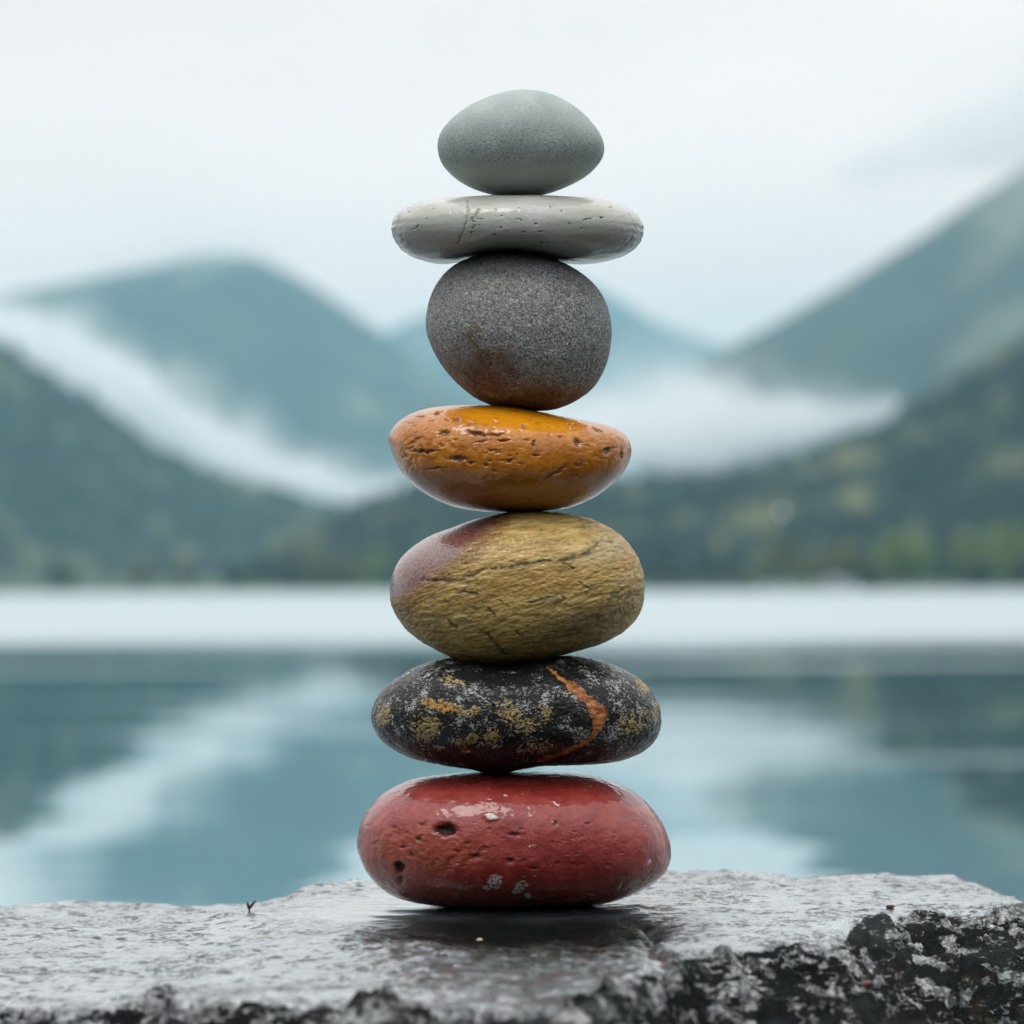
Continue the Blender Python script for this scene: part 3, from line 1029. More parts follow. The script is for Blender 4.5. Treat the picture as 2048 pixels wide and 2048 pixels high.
# --- bottom: red
s7 = Stone([(97, 520), (105, 450), (130, 370), (170, 310), (230, 245), (310, 195), (400, 160), (520, 138), (700, 125), (860, 122), (1000, 122), (1150, 122), (1300, 130), (1420, 145),
            (1520, 180), (1620, 230), (1700, 300), (1760, 380), (1805, 470), (1824, 560), (1815, 630), (1780, 690), (1720, 740), (1620, 790), (1500, 835), (1400, 852), (1200, 862),
            (1000, 865), (750, 867), (550, 857), (420, 840), (330, 820), (240, 770), (170, 700), (125, 620)], (680, 1500), 2.76, .047, 2.5)
rng = np.random.RandomState(21)
mvec = s7.mmv
pits = np.zeros(len(mvec))
for (x, y, rx, ry, dp) in [(580, 440, 56, 28, 2.6), (325, 650, 22, 30, 2.0), (430, 490, 18, 14, .8), (350, 535, 14, 16, .7), (390, 585, 12, 14, .6), (455, 412, 18, 9, .5),
                           (960, 465, 34, 11, .7), (745, 590, 30, 16, .7), (940, 615, 20, 13, .8), (800, 545, 18, 14, .5), (1185, 405, 15, 12, .6), (1370, 402, 14, 8, .3),
                           (1480, 635, 14, 10, .5), (1200, 625, 10, 8, .4), (1290, 632, 11, 8, .4), (1015, 608, 9, 8, .4), (1170, 515, 8, 7, .3), (820, 280, 18, 9, .3), (1070, 655, 24, 10, .5),
                           (300, 430, 12, 8, .4), (700, 520, 16, 10, .4), (330, 720, 20, 26, .8), (640, 560, 26, 12, .4), (1550, 570, 9, 7, .3), (1310, 575, 9, 7, .3)]:
    pits += dp * s7.blob(x, y, rx, ry, 0, 1.6)
for k in range(90):
    x, y = rng.uniform(150, 1750), rng.uniform(380, 800)
    r = rng.uniform(4, 9)
    pits += rng.uniform(.1, .3) * s7.blob(x, y, r * 1.3, r, 0, 1.4)
leftpatch = sstep(s7.blob(480, 560, 420, 180), .35, .8)
s7.push(0.9 * fbm(mvec / 26 + 3, 2) * s7.front ** 2 + .16 * fbm(mvec / 4 + 1, 3) + leftpatch * .3 * fbm(mvec / 3 + 6, 3) - pits
        + .9 * s7.blob(830, 372, 44, 20, -8, 2) + .6 * s7.blob(1175, 404, 9, 10, 0, 2))
nz = fbm(mvec / .8, 3) * .5 + .5
white = np.maximum.reduce([s7.blob(835, 370, 42, 17, -8, 3), s7.blob(855, 720, 42, 38, 20, 1.5) * (nz > .42), s7.blob(815, 755, 30, 16, 0, 2) * (nz > .4), s7.blob(1000, 750, 50, 28, 25, 1.5) * (nz > .5),
                           s7.blob(1040, 798, 17, 17, 0, 2), s7.blob(975, 782, 30, 12, -10, 2) * (nz > .4), s7.blob(1175, 403, 9, 9, 0, 3), s7.blob(1190, 292, 24, 5, -30, 2), s7.blob(1550, 745, 36, 7, 55, 2) * (nz > .4),
                           s7.blob(1705, 622, 22, 5, 70, 2), s7.blob(1380, 800, 40, 7, 10, 2) * (nz > .5), s7.blob(912, 250, 8, 6, 0, 2), s7.blob(1050, 532, 8, 5, 20, 2)])
for k in range(40):
    white = np.maximum(white, s7.blob(rng.uniform(150, 1780), rng.uniform(180, 760), rng.uniform(2, 4.5), rng.uniform(2, 4), 0, 2) * .9)
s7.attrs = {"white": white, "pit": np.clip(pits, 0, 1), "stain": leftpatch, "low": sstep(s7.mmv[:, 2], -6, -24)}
g = G("red_jasper")
a = g.noise(mmvec(g, .12), 1, 4, .6)
b = g.noise(mmvec(g, 1.1), 1, 3, .65)
col = g.ramp(a, [(.3, (.20, .018, .016)), (.5, (.30, .031, .026)), (.7, (.37, .055, .042))])
gr2 = g.noise(mmvec(g, 2.4, loc=(1, 5, 2)), 1, 2, .6)
col = g.mix(g.rng(b, .35, .75, 0, .5), col, (.11, .020, .013))
col = g.mix(g.rng(gr2, .58, .70, 0, .35), col, (.38, .10, .075))
col = g.mix(g.math('MULTIPLY', g.attr("stain"), g.rng(b, .4, .6, .15, .75)), col, (.33, .075, .030))
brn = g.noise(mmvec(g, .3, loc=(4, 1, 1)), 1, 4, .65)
col = g.mix(g.math('MULTIPLY', g.attr("low"), g.rng(brn, .4, .65, 0, .6)), col, (.07, .018, .010))  # shade towards the stone's base painted in as brown
col = g.mix(g.math('MULTIPLY', g.attr("pit"), .95), col, (.020, .007, .006))  # shade inside the pits painted into the colour
col = g.mix(g.rng(g.attr("white"), .3, .6, 0, .9), col, (.60, .56, .52))
h = g.math('ADD', g.math('MULTIPLY', b, .00034), g.math('MULTIPLY', gr2, .00010))
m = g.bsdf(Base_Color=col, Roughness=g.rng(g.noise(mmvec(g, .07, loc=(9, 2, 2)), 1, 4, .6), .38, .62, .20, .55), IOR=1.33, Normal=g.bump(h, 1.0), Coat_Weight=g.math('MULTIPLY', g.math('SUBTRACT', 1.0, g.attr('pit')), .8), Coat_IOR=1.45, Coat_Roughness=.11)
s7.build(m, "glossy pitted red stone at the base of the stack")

# --- black speckled
s6 = Stone([(72, 440), (80, 370), (110, 310), (170, 240), (260, 175), (350, 125), (450, 92), (560, 74), (680, 92), (800, 119), (920, 112), (1040, 92), (1160, 70), (1280, 62), (1400, 85), (1520, 115),
            (1640, 175), (1720, 240), (1780, 320), (1812, 420), (1812, 500), (1785, 570), (1740, 620), (1660, 670), (1540, 705), (1400, 718), (1250, 722), (1100, 726), (950, 748), (900, 768),
            (810, 775), (730, 766), (680, 746), (560, 735), (440, 710), (330, 690), (240, 650), (160, 600), (110, 550), (80, 490)], (720, 1290), 3.019, .043, 2.35)
mvec = s6.mmv
vein = s6.line([(1130, 125), (1200, 190), (1270, 240), (1330, 300), (1390, 350), (1420, 420), (1430, 490), (1410, 545), (1340, 600), (1230, 650), (1080, 700)], 30)
tail = s6.line([(1420, 470), (1415, 545), (1340, 600), (1230, 650), (1080, 705)], 15)
veinw = np.maximum.reduce([s6.line([(1130, 125), (1200, 190), (1240, 220)], 10), s6.blob(1310, 275, 85, 34, -42, 2.5), s6.blob(1395, 345, 50, 34, -50, 2.5),
                           s6.blob(1445, 440, 46, 90, -8, 2.5) * .9, s6.line([(1385, 350), (1405, 430), (1430, 500)], 16), tail])
nz = fbm(mvec / 1.6 + 2, 5, .65) * .7
gold = np.maximum.reduce([s6.blob(520, 375, 160, 34, -14, 2), s6.blob(700, 395, 40, 30, 0, 2), s6.blob(400, 500, 90, 80, 30, 2) * .85, s6.blob(140, 430, 50, 60, 0, 2) * .8, s6.blob(900, 410, 90, 60, -30, 1.5) * .8,
                          s6.blob(1120, 410, 45, 50, 0, 2) * .9, s6.blob(1000, 480, 90, 50, 0, 1.5) * .7, s6.blob(790, 550, 60, 40, 0, 2) * .8, s6.blob(660, 570, 90, 30, 25, 2) * .7, s6.blob(1710, 240, 55, 34, -50, 2),
                          s6.blob(550, 225, 70, 38, -8, 2) * .7, s6.blob(1650, 480, 110, 70, 40, 1.5) * .6, s6.blob(1790, 400, 24, 70, 0, 2) * .6, s6.blob(480, 620, 40, 16, 0, 2) * .7, s6.blob(640, 645, 30, 14, 0, 2) * .7,
                          s6.blob(1240, 300, 18, 18, 0, 2) * .5, s6.blob(1050, 620, 120, 40, 10, 1.5) * .55])
gold = np.clip(gold + nz * 1.1 * (gold > .05), 0, 1)
orange = np.maximum.reduce([s6.blob(470, 370, 110, 30, -14, 2), s6.blob(215, 530, 34, 28, -40, 2), s6.blob(1710, 235, 40, 24, -50, 2)])
s6.push(.8 * fbm(mvec / 24 + 8, 2) * s6.front ** 2 + .22 * fbm(mvec / 2.2, 3, .6) + .2 * gold - .7 * vein * (1 - .6 * s6.front) + .25 * veinw)
s6.attrs = {"vein": np.clip(veinw, 0, 1), "gold": gold, "orange": orange, "up": sstep(s6.N[:, 2], -.1, .75),
            "right": sstep(s6.pu, 720 + 1380 / 3.02, 720 + 1520 / 3.02), "low": np.clip(sstep(s6.pv, 1290 + 580 / 3.02, 1290 + 700 / 3.02) + 1.2 * s6.blob(900, 190, 330, 130, 0, 2), 0, 1.5)}
g = G("speckled_black_stone")
f1 = g.noise(mmvec(g, (.95, .95, 1.4), rot=(0, R(25), 0)), 1, 4, .7)
f2 = g.noise(mmvec(g, .16, loc=(3, 1, 7)), 1, 3, .55)
f3 = g.noise(mmvec(g, 1.9), 1, 2, .6)
thr = g.math('SUBTRACT', f1, g.math('MULTIPLY', g.math('SUBTRACT', f2, .5), -.55))
thr = g.math('ADD', thr, g.math('MULTIPLY', g.attr("right"), .012))
thr = g.math('SUBTRACT', thr, g.math('MULTIPLY', g.attr("low"), .07))
wsp = g.rng(thr, .565, .605)
col = g.mix(g.rng(f3, .3, .7), (.004, .005, .005), (.014, .015, .015))
scol = g.ramp(f2, [(.35, (.24, .17, .09)), (.5, (.34, .32, .28)), (.65, (.46, .46, .46))])
col = g.mix(g.math('MULTIPLY', wsp, .85), col, scol)
gcol = g.mix(g.rng(f3, .35, .65), (.26, .17, .055), (.46, .36, .17))
gcol = g.mix(g.attr("orange"), gcol, g.mix(g.rng(f3, .35, .65), (.42, .17, .035), (.58, .33, .10)))
col = g.mix(g.math('MULTIPLY', g.rng(g.attr("gold"), .36, .56), g.rng(f1, .42, .52, .0, 1.0)), col, gcol)
vcol = g.ramp(g.noise(mmvec(g, (.28, .28, .7)), 1, 5, .75), [(.33, (.05, .015, .008)), (.47, (.24, .075, .022)), (.56, (.40, .15, .04)), (.68, (.52, .30, .15))])
vn = g.math('ADD', g.attr('vein'), g.math('MULTIPLY', g.math('SUBTRACT', f1, .5), 1.5))
col = g.mix(g.rng(vn, .3, .6), col, vcol)
h = g.math('ADD', g.math('MULTIPLY', f1, .00040), g.math('MULTIPLY', f3, .00016))
m = g.bsdf(Base_Color=col, Roughness=.4, IOR=1.33, Specular_IOR_Level=.12, Normal=g.bump(h, 1.0), Coat_Weight=.5, Coat_IOR=1.4, Coat_Roughness=.08)
s6.build(m, "black stone with gold flecks and an orange vein")

# --- olive yellow
s5 = Stone([(128, 590), (135, 520), (165, 430), (220, 350), (300, 285), (400, 225), (520, 185), (620, 145), (740, 110), (850, 85), (1000, 74), (1150, 76), (1300, 95), (1430, 125), (1540, 175), (1640, 250),
            (1700, 330), (1745, 420), (1765, 520), (1765, 610), (1740, 720), (1690, 800), (1600, 870), (1480, 930), (1350, 965), (1200, 1005), (1050, 1040), (900, 1060), (780, 1065), (650, 1052), (540, 1020),
            (440, 970), (330, 910), (240, 840), (180, 760), (140, 680)], (740, 1000), 3.22, .040, 2.35)
mvec = s5.mmv
xn, yn = (s5.pu - 740) * 3.22, (s5.pv - 1000) * 3.22
wv = 40 * fbm(mvec / 9, 3)
edge = (xn - (330 + (560 - yn) * .85)) * .7 + (yn - 560) * .2
wv2 = 60 * fbm(mvec / 3.5 + 3, 4, .6)
pink = sstep(-(edge + wv * .5 + wv2 * .5), -45, 45) * sstep(yn + wv, 660, 560) * s5.facing
pink = np.maximum(pink, s5.blob(600, 200, 130, 60, 30, 2) * .9)
rust = np.clip(s5.blob(190, 700, 130, 140, 0, 1.2) + np.exp(-((edge + wv * .5 + wv2 * .5 - 40) / 70) ** 2) * sstep(yn + wv, 760, 560) * s5.facing * (xn < 900) * .9
               + s5.blob(720, 180, 150, 60, 20, 1.2), 0, 1)
brk = s5.line([(340, 515), (560, 525), (760, 440), (900, 430), (1100, 395), (1200, 395), (1290, 375), (1400, 340), (1480, 270), (1560, 262)], 13)
brk2 = s5.line([(1030, 668), (1140, 630), (1235, 605), (1250, 640), (1200, 680)], 9)
brk3 = s5.line([(730, 850), (800, 920), (870, 990)], 14)
brk4 = s5.line([(560, 1000 - 400), (640, 590), (690, 615)], 8)
brk5 = np.maximum.reduce([s5.line([(480, 650), (530, 690)], 7), s5.line([(640, 680), (690, 710)], 7), s5.line([(760, 700), (810, 760)], 7), s5.line([(1240, 405), (1320, 440)], 6), s5.line([(1340, 520), (1420, 580)], 5),
                          s5.line([(500, 770), (560, 830)], 7), s5.line([(940, 850), (990, 880)], 8), s5.line([(820, 640), (900, 700)], 5), s5.line([(1540, 640), (1640, 560), (1760, 520)], 10) * .5])
rot = R(17)
ca, sa = math.cos(rot), math.sin(rot)
al = mvec[:, 0] * ca + mvec[:, 2] * sa
ac = -mvec[:, 0] * sa + mvec[:, 2] * ca
strat = fbm(np.stack([al / 14, ac / 1.8, mvec[:, 1] / 8], -1), 4, .6)
lines = np.clip(ridged(np.stack([al / 11, ac / 2.6, mvec[:, 1] / 9], -1) + 4, 3, .6) - .95, 0, 1)
rub = fbm(mvec / 1.7 + 3, 3, .6)
keep = 1 - pink
cr_all = np.clip(brk + brk2 + brk3 + brk4 + brk5, 0, 1)
s5.push(.9 * fbm(mvec / 24 + 5, 2) * s5.front ** 2 + keep * (.14 * strat - .28 * lines + .20 * rub) - .55 * cr_all * (.4 + .6 * sstep(fbm(mvec / 3, 2), -.3, .3)) + .35 * s5.blob(600, 765, 50, 24, 5, 3) + .4 * s5.blob(1150, 640, 90, 26, 17, 3)
        + pink * .1 * fbm(mvec / .9, 2))
s5.attrs = {"pink": pink, "rust": rust, "strat": strat * .5 + .5, "crack": np.clip(cr_all * (.6 + .4 * sstep(fbm(mvec / 3, 2), -.3, .3)) + lines * .6 * keep, 0, 1),
            "sand": np.maximum.reduce([s5.blob(1530, 330, 220, 90, 22, 1.6), s5.blob(600, 765, 50, 24, 5, 3), s5.blob(1150, 640, 90, 26, 17, 3), s5.blob(1620, 530, 60, 40, 0, 2) * .7]),
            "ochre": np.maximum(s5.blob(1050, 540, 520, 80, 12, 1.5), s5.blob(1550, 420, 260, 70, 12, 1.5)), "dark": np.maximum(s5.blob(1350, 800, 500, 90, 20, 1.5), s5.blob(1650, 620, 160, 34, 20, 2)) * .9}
g = G("olive_stone")
sv = mmvec(g, (.06, .14, .62), rot=(0, R(17), 0))
a = g.noise(sv, 1, 5, .62)
b = g.noise(mmvec(g, .9), 1, 4, .7)
c2 = g.noise(mmvec(g, (.34, .34, .62), rot=(0, R(17), 0)), 1, 5, .7)
col = g.ramp(a, [(.28, (.21, .140, .034)), (.42, (.44, .290, .078)), (.55, (.58, .385, .125)), (.72, (.72, .54, .27))])
col = g.mix(g.math('MULTIPLY', g.attr("ochre"), .75), col, g.ramp(c2, [(.3, (.32, .17, .030)), (.7, (.52, .30, .08))]))
col = g.mix(g.math('MULTIPLY', g.attr("sand"), .7), col, g.ramp(c2, [(.3, (.34, .25, .11)), (.7, (.58, .46, .26))]))
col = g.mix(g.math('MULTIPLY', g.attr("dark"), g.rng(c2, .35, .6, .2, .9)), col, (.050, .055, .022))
col = g.mix(g.rng(b, .5, .75, 0, .4), col, (.10, .08, .025))
col = g.mix(g.rng(c2, .62, .78, 0, .45), col, (.45, .38, .18))
col = g.mix(g.math('MULTIPLY', g.attr("rust"), g.rng(b, .35, .65, .5, .95)), col, g.mix(b, (.10, .035, .012), (.30, .13, .035)))
col = g.mix(g.attr("pink"), col, g.mix(g.rng(b, .35, .65), (.10, .034, .026), (.24, .098, .080)))
col = g.mix(g.math('MULTIPLY', g.attr("crack"), .8), col, (.030, .022, .010))
h = g.math('ADD', g.math('MULTIPLY', c2, .0005), g.math('MULTIPLY', b, .00035))
h = g.math('MULTIPLY', h, g.math('SUBTRACT', 1.0, g.math('MULTIPLY', g.attr("pink"), .45)))
m = g.bsdf(Base_Color=col, Roughness=g.rng(g.attr("pink"), 0, 1, .55, .25), IOR=1.35, Normal=g.bump(h, 1.0), Coat_Weight=g.math('ADD', .22, g.math('MULTIPLY', g.attr("pink"), .7)), Coat_IOR=1.7, Coat_Roughness=.13)
s5.build(m, "olive yellow layered stone with a pinkish wet corner")

# --- orange
s4 = Stone([(127, 330), (140, 280), (180, 220), (250, 170), (350, 130), (480, 110), (640, 103), (780, 103), (950, 114), (1120, 147), (1280, 180), (1450, 210), (1560, 230), (1650, 265), (1710, 310), (1738, 370),
            (1738, 430), (1715, 500), (1670, 570), (1600, 635), (1500, 710), (1400, 760), (1280, 795), (1150, 807), (1000, 812), (850, 812), (740, 808), (640, 795), (520, 765), (420, 720), (320, 655), (240, 580),
            (185, 490), (150, 410)], (740, 780), 3.331, .037, 2.3)
mvec = s4.mmv
rng = np.random.RandomState(4)
pits = np.zeros(len(mvec))
for (x, y, rx, ry, rt, dp) in [(715, 292, 60, 12, -14, 1.2), (890, 330, 34, 10, 0, 1.2), (840, 298, 60, 8, 0, .7), (495, 290, 34, 18, 0, 1.1), (575, 200, 22, 12, -20, 1.0), (1090, 355, 10, 26, 0, 1.0), (1385, 350, 26, 34, 30, 1.2),
                               (1585, 405, 30, 20, 0, 1.3), (1105, 432, 20, 8, 0, .8), (925, 475, 20, 12, 10, 1.0), (675, 487, 28, 10, 0, .9), (590, 460, 60, 22, 0, 1.2), (360, 408, 80, 12, 0, 1.1), (420, 525, 80, 7, 3, .7),
                               (1230, 560, 90, 12, 32, .9), (1000, 492, 14, 9, 0, .6), (770, 500, 16, 10, 0, .7), (1060, 740, 60, 6, 25, .5), (460, 150, 30, 8, 20, .8), (340, 176, 34, 6, 0, .6), (410, 208, 22, 5, 15, .6), (965, 133, 40, 6, 0, .7),
                               (1030, 235, 18, 12, 0, .6), (740, 345, 40, 6, 10, .5), (820, 405, 40, 7, 5, .6), (1390, 500, 20, 12, 20, .6), (1520, 265, 34, 9, -15, .9), (1340, 225, 30, 6, -10, .6), (1675, 420, 9, 40, 0, .8), (240, 440, 20, 14, 0, .7), (300, 335, 50, 9, 30, .7)]:
    pits += dp * s4.blob(x, y, rx, ry, rt, 1.5)
for k in range(70):
    x, y = rng.uniform(180, 1680), rng.uniform(180, 560)
    r = rng.uniform(5, 14)
    pits += rng.uniform(.12, .45) * s4.blob(x, y, r * 1.6, r * .7, rng.uniform(-20, 20), 1.4)
lumpy = np.clip(s4.blob(380, 420, 260, 150, 0, 1.5) + s4.blob(1540, 370, 180, 130, 0, 1.5) + .4 * s4.blob(900, 380, 500, 110, 0, 1.5), 0, 1)
s4.push(.8 * fbm(mvec / 22 + 2, 2) * s4.front ** 2 + lumpy * (.42 * fbm(mvec / 4.2 + 4, 3)) + .09 * fbm(mvec / 2 + 2, 3) - pits)
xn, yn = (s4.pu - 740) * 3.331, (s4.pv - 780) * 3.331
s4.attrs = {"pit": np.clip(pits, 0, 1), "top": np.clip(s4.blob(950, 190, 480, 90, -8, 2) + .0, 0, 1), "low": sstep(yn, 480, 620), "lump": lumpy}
g = G("orange_stone")
a = g.noise(mmvec(g, .1), 1, 4, .6)
b = g.noise(mmvec(g, .7), 1, 4, .68)
col = g.ramp(a, [(.3, (.34, .10, .006)), (.5, (.47, .155, .007)), (.7, (.56, .21, .012))])
col = g.mix(g.rng(b, .45, .72, 0, .6), col, (.20, .052, .010))
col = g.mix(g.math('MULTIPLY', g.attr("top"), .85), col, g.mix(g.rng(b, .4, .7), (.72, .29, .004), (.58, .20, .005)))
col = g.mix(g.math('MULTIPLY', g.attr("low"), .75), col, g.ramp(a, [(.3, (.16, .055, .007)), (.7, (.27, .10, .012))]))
col = g.mix(g.math('MULTIPLY', g.attr("pit"), .8), col, (.05, .016, .005))
h = g.math('ADD', g.math('MULTIPLY', b, .00013), g.math('MULTIPLY', g.noise(mmvec(g, 2.5), 1, 2), .00003))
h = g.math('MULTIPLY', h, g.math('ADD', .30, g.math('MULTIPLY', g.attr("lump"), .9)))
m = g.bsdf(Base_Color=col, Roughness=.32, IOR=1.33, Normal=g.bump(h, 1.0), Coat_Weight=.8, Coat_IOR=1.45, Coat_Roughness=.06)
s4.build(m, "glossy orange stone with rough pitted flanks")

# --- round grey
s3 = Stone([(315, 580), (325, 490), (345, 400), (385, 310), (440, 235), (520, 165), (620, 120), (740, 92), (850, 83), (980, 88), (1100, 105), (1230, 140), (1330, 190), (1430, 260), (1500, 330), (1550, 410),
            (1580, 500), (1597, 600), (1590, 720), (1570, 830), (1530, 930), (1480, 1010), (1400, 1080), (1300, 1135), (1200, 1170), (1100, 1178), (1000, 1172), (880, 1160), (760, 1135), (660, 1090), (560, 1010),
            (470, 920), (400, 820), (350, 720), (325, 650)], (760, 480), 3.45, .034, 2.2, dy=0.6)
mvec = s3.mmv
wv = fbm(mvec / 8, 4, .6)
xn, yn = (s3.pu - 760) * 3.45, (s3.pv - 480) * 3.45
rust = np.maximum.reduce([s3.blob(720, 920, 250, 250, -35, 1.0), s3.blob(650, 690, 80, 110, 0, 1.0) * .9, s3.blob(1080, 1120, 420, 110, 0, 1.0)])
rust = np.clip(rust * (1 + .7 * wv) , 0, 1)
s3.push(.9 * fbm(mvec / 22 + 6, 2) * s3.front ** 2 + .10 * fbm(mvec / 1.2, 3, .65) - .7 * s3.blob(358, 375, 8, 14, 0, 2) - .15 * np.clip(fbm(mvec / 6 + 9, 3), 0, 1))
s3.attrs = {"rust": rust, "edge": sstep(s3.front, .55, .2), "dry": s3.blob(760, 330, 340, 260, 0, 1.3)}
g = G("grey_granite")
n1 = g.noise(mmvec(g, .92, loc=(2, 3, 1)), 1, 3, .74, 1.5)
n2 = g.noise(mmvec(g, 2.3), 1, 2, .6, .6)
n3 = g.noise(mmvec(g, .12), 1, 4, .6)
f = g.math('ADD', g.math('MULTIPLY', n1, .62), g.math('MULTIPLY', n2, .38))
col = g.ramp(f, [(.38, (.032, .033, .034)), (.46, (.14, .142, .143)), (.54, (.36, .365, .36)), (.62, (.72, .72, .70))])
col = g.mix(g.rng(n3, .4, .7, 0, .45), col, g.ramp(f, [(.36, (.03, .032, .032)), (.5, (.16, .165, .16)), (.62, (.40, .40, .37))]))
col = g.mix(g.math('MULTIPLY', g.attr("dry"), .35), col, g.ramp(f, [(.34, (.06, .06, .058)), (.5, (.26, .26, .24)), (.62, (.46, .46, .42))]))
col = g.mix(g.math('MULTIPLY', g.rng(g.attr("rust"), .05, .95), .85), col, g.ramp(f, [(.36, (.022, .012, .008)), (.5, (.13, .062, .032)), (.64, (.30, .17, .10))]))
h = g.math('ADD', g.math('MULTIPLY', n1, .0008), g.math('MULTIPLY', n2, .00015))
m = g.bsdf(Base_Color=col, Roughness=.6, IOR=1.33, Normal=g.bump(h, 1.0))
s3.build(m, "round salt and pepper grey stone with rusty brown underside")

# --- flat pale slab
s2 = Stone([(85, 1040), (95, 985), (130, 940), (200, 895), (300, 868), (450, 848), (650, 836), (950, 832), (1250, 836), (1450, 845), (1580, 865), (1690, 905), (1760, 950), (1800, 1000), (1814, 1060), (1805, 1120),
            (1780, 1170), (1730, 1215), (1650, 1255), (1560, 1280), (1450, 1293), (1340, 1296), (1260, 1283), (1180, 1262), (1090, 1242), (980, 1226), (850, 1222), (740, 1227), (640, 1243), (560, 1268), (490, 1298),
            (400, 1298), (280, 1270), (180, 1225), (120, 1160), (90, 1100)], (760, 150), 3.45, .036, 2.5, dy=2.0)
mvec = s2.mmv
rng = np.random.RandomState(9)
pits = np.zeros(len(mvec))
for (x, y) in [(800, 932), (845, 970), (960, 918), (965, 1003), (840, 1055), (795, 1095), (990, 1083), (1110, 1083), (1070, 1030), (1165, 1155), (1110, 1160), (1297, 1150), (1180, 905), (1255, 933), (1315, 1023), (1590, 910),
               (1535, 983), (370, 922), (320, 992), (195, 945), (1400, 1060), (700, 1000)]:
    pits += rng.uniform(.35, .7) * s2.blob(x, y, rng.uniform(5, 9), rng.uniform(5, 8), 0, 1.6)
pits += .5 * s2.blob(1432, 998, 34, 4, 33, 2) + .4 * s2.blob(250, 1045, 26, 5, 40, 2)
for k in range(60):
    pits += rng.uniform(.1, .3) * s2.blob(rng.uniform(150, 1750), rng.uniform(870, 1180), 4, 4)
seam = s2.line([(600, 870), (612, 920), (600, 1000), (570, 1090), (540, 1160)], 7)
seam2 = s2.line([(690, 930), (640, 990), (650, 1040), (620, 1110)], 10) * (fbm(mvec / .8, 2) > 0) + s2.line([(660, 960), (690, 1050)], 6) * (fbm(mvec / .7 + 4, 2) > .1)
lay = s2.line([(130, 980), (120, 1050), (160, 1130), (240, 1180), (380, 1205), (520, 1215)], 9) + s2.line([(1720, 950), (1760, 1060), (1720, 1150), (1640, 1210), (1480, 1225)], 8)
lay = lay * (0.5 + .5 * fbm(mvec / 3, 2))
layz = np.sin(mvec[:, 2] * 2.4 + .5 * fbm(mvec / 7, 2) * 4) * sstep(s2.front, .75, .3)
s2.push(.6 * fbm(mvec / 24 + 3, 2) * s2.front ** 2 + .05 * fbm(mvec / 2, 3) - pits - .3 * seam - .35 * np.clip(seam2, 0, 1) - .35 * lay + .10 * layz * (mvec[:, 2] < 2))
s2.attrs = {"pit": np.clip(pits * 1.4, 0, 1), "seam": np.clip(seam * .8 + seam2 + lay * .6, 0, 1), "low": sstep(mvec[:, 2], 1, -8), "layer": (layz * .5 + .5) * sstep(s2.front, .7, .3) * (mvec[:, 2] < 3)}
g = G("pale_stone")
a = g.noise(mmvec(g, (.05, .1, .3)), 1, 4, .55)
b = g.noise(mmvec(g, 1.4), 1, 3, .6)
col = g.ramp(a, [(.3, (.34, .335, .29)), (.55, (.44, .44, .40)), (.75, (.50, .51, .485))])
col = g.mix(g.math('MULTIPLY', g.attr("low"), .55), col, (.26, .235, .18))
col = g.mix(g.rng(b, .45, .75, 0, .3), col, (.22, .22, .20))
col = g.mix(g.math('MULTIPLY', g.attr("layer"), .5), col, (.12, .13, .12))
col = g.mix(g.math('MULTIPLY', g.attr("seam"), .75), col, (.06, .06, .05))
col = g.mix(g.math('MULTIPLY', g.attr("pit"), .9), col, (.035, .035, .03))
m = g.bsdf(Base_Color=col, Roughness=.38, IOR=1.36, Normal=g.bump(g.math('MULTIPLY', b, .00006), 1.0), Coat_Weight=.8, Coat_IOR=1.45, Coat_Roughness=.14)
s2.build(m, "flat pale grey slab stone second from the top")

# --- egg on top
s1 = Stone([(398, 500), (402, 430), (430, 370), (480, 310), (540, 258), (600, 215), (700, 165), (800, 126), (900, 101), (1000, 93), (1100, 103), (1200, 131), (1280, 170), (1350, 216), (1410, 266), (1460, 320),
            (1500, 372), (1530, 425), (1548, 485), (1546, 530), (1530, 575), (1500, 615), (1470, 650), (1415, 694), (1350, 732), (1280, 766), (1200, 797), (1130, 818), (1060, 832), (940, 835), (840, 832), (730, 806), (650, 780), (580, 745),
            (520, 705), (470, 658), (430, 610), (408, 555)], (760, 150), 3.45, .027, 2.2, dy=2.5)
mvec = s1.mmv
s1.push(.7 * fbm(mvec / 22 + 1, 2) * s1.front ** 2 + .03 * fbm(mvec / .8, 2) - .25 * s1.line([(870, 140), (900, 150), (925, 132)], 8))
yn = (s1.pv - 150) * 3.45 + 14 * fbm(mvec / 6, 3)
s1.attrs = {"wet": sstep(yn, 590, 660) * s1.facing, "grain": sstep(yn, 250, 560)}
g = G("sage_grey_stone")
n1 = g.noise(mmvec(g, 1.5), 1, 3, .7)
n2 = g.noise(mmvec(g, .1), 1, 3, .5)
col = g.ramp(n2, [(.3, (.30, .345, .335)), (.7, (.37, .415, .395))])
gr = g.math('MULTIPLY', g.rng(n1, .44, .66), g.math('ADD', .25, g.math('MULTIPLY', g.attr("grain"), .5)))
gr = g.math('MULTIPLY', gr, g.math('SUBTRACT', 1.0, g.math('MULTIPLY', g.attr("wet"), .8)))
col = g.mix(gr, col, (.085, .105, .105))
col = g.mix(g.math('MULTIPLY', g.rng(n1, .30, .42, .5, 0), .5), col, (.50, .54, .52))
col = g.mix(g.math('MULTIPLY', g.attr("wet"), .6), col, (.27, .30, .265))
m = g.bsdf(Base_Color=col, Roughness=g.rng(g.attr("wet"), 0, 1, .6, .4), IOR=1.4, Normal=g.bump(g.math('MULTIPLY', n1, .00010), 1.0))
s1.build(m, "smooth sage grey egg shaped stone on the very top")

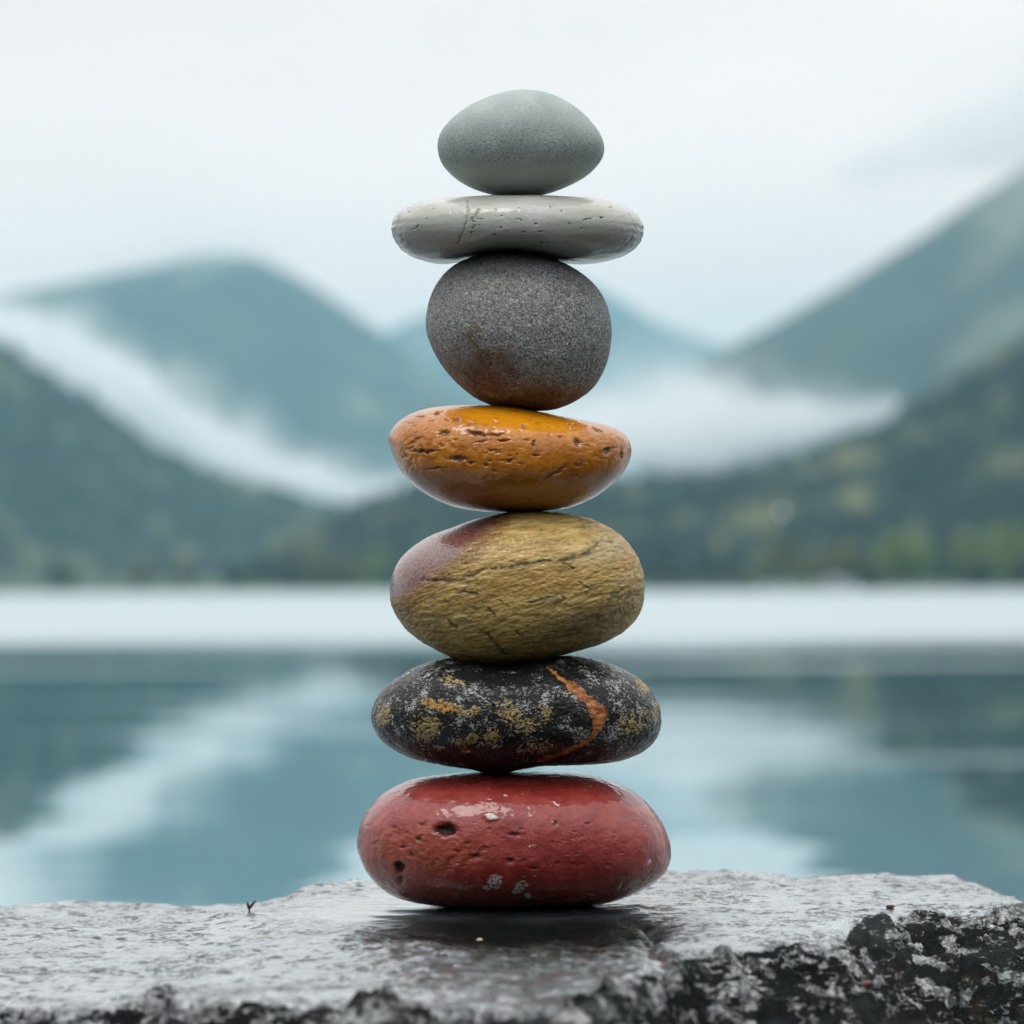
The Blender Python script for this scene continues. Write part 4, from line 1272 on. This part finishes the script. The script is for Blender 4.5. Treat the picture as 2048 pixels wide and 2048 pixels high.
# ------------------------------------------------------------------ small things on the rock
g = G("sprout_green")
m_sprout = g.bsdf(Base_Color=g.mix(g.noise(mmvec(g, .5), 1, 3), (.014, .016, .010), (.035, .036, .022)), Roughness=.5)
g = G("seed_brown")
m_seed = g.bsdf(Base_Color=g.mix(g.noise(mmvec(g, .8), 1, 3), (.05, .020, .010), (.12, .045, .018)), Roughness=.4)
g = G("grit_gold")
m_grit = g.bsdf(Base_Color=g.mix(g.noise(mmvec(g, 1.2), 1, 3), (.35, .24, .10), (.62, .50, .30)), Roughness=.35)


def on_rock(px, py):
    """first point of the rock surface that the pixel's view ray meets"""
    for d in np.linspace(.56, .92, 700):
        p = at(px, py, d)
        if p[2] <= rock_z(p[0], p[1]):
            return p
    return at(px, py, .87)


p = on_rock(470 * 1.06, 1722 * 1.06)
root = bpy.data.objects.new("sprout", None)
scene.collection.objects.link(root)
root.location = p
root.empty_display_size = .005
root.scale = (.62, .62, .62)
tag(root, "tiny dark two leaved sprout on the rock left of the stones", "plant")
v, f = tube([(0, 0, -.001), (.0002, 0, .0015), (0, 0, .003)], [.0006, .0005, .0004], 8)
mesh_obj("stem", v, f, m_sprout, root)
for sx, L, lean in ((-1, .0052, .25), (1, .0060, .75)):
    v, f = tube([(0, 0, .002), (sx * L * lean * .3, 0, .002 + L * .4), (sx * L * lean * .7, .0005, .002 + L * .75), (sx * L * lean, .0008, .002 + L)], [.0005, .0010, .0008, .00012], 8)
    mesh_obj("leaf", v, f, m_sprout, root)


def grain(px, py, r, name, mat, label, cat, seed):
    p = on_rock(px * 1.06, py * 1.06)
    d, fq = SD[::1], SF
    th = np.linspace(0, math.pi, 14)
    v, f = tube([(0, 0, -r * .7 * math.cos(t)) for t in th], [max(r * math.sin(t), r * .01) for t in th], 16)
    v = v * [1.25, .8, 1] + (r * .35 * fbm(v / r * .9 + seed, 2))[:, None] * .6
    o = mesh_obj(name, v, f, mat)
    o.location = (p[0], p[1], p[2] + r * .45)
    tag(o, label, cat)


grain(1680, 1713, .0013, "seed", m_seed, "brown seed lying on the bright right part of the rock", "seed", 1)
grain(1635, 1862, .0019, "seed", m_seed, "rust red seed on the dark front slope of the rock", "seed", 2)
grain(905, 1776, .0010, "grit_grain", m_grit, "golden grit grain just in front of the red stone", "grit", 3)
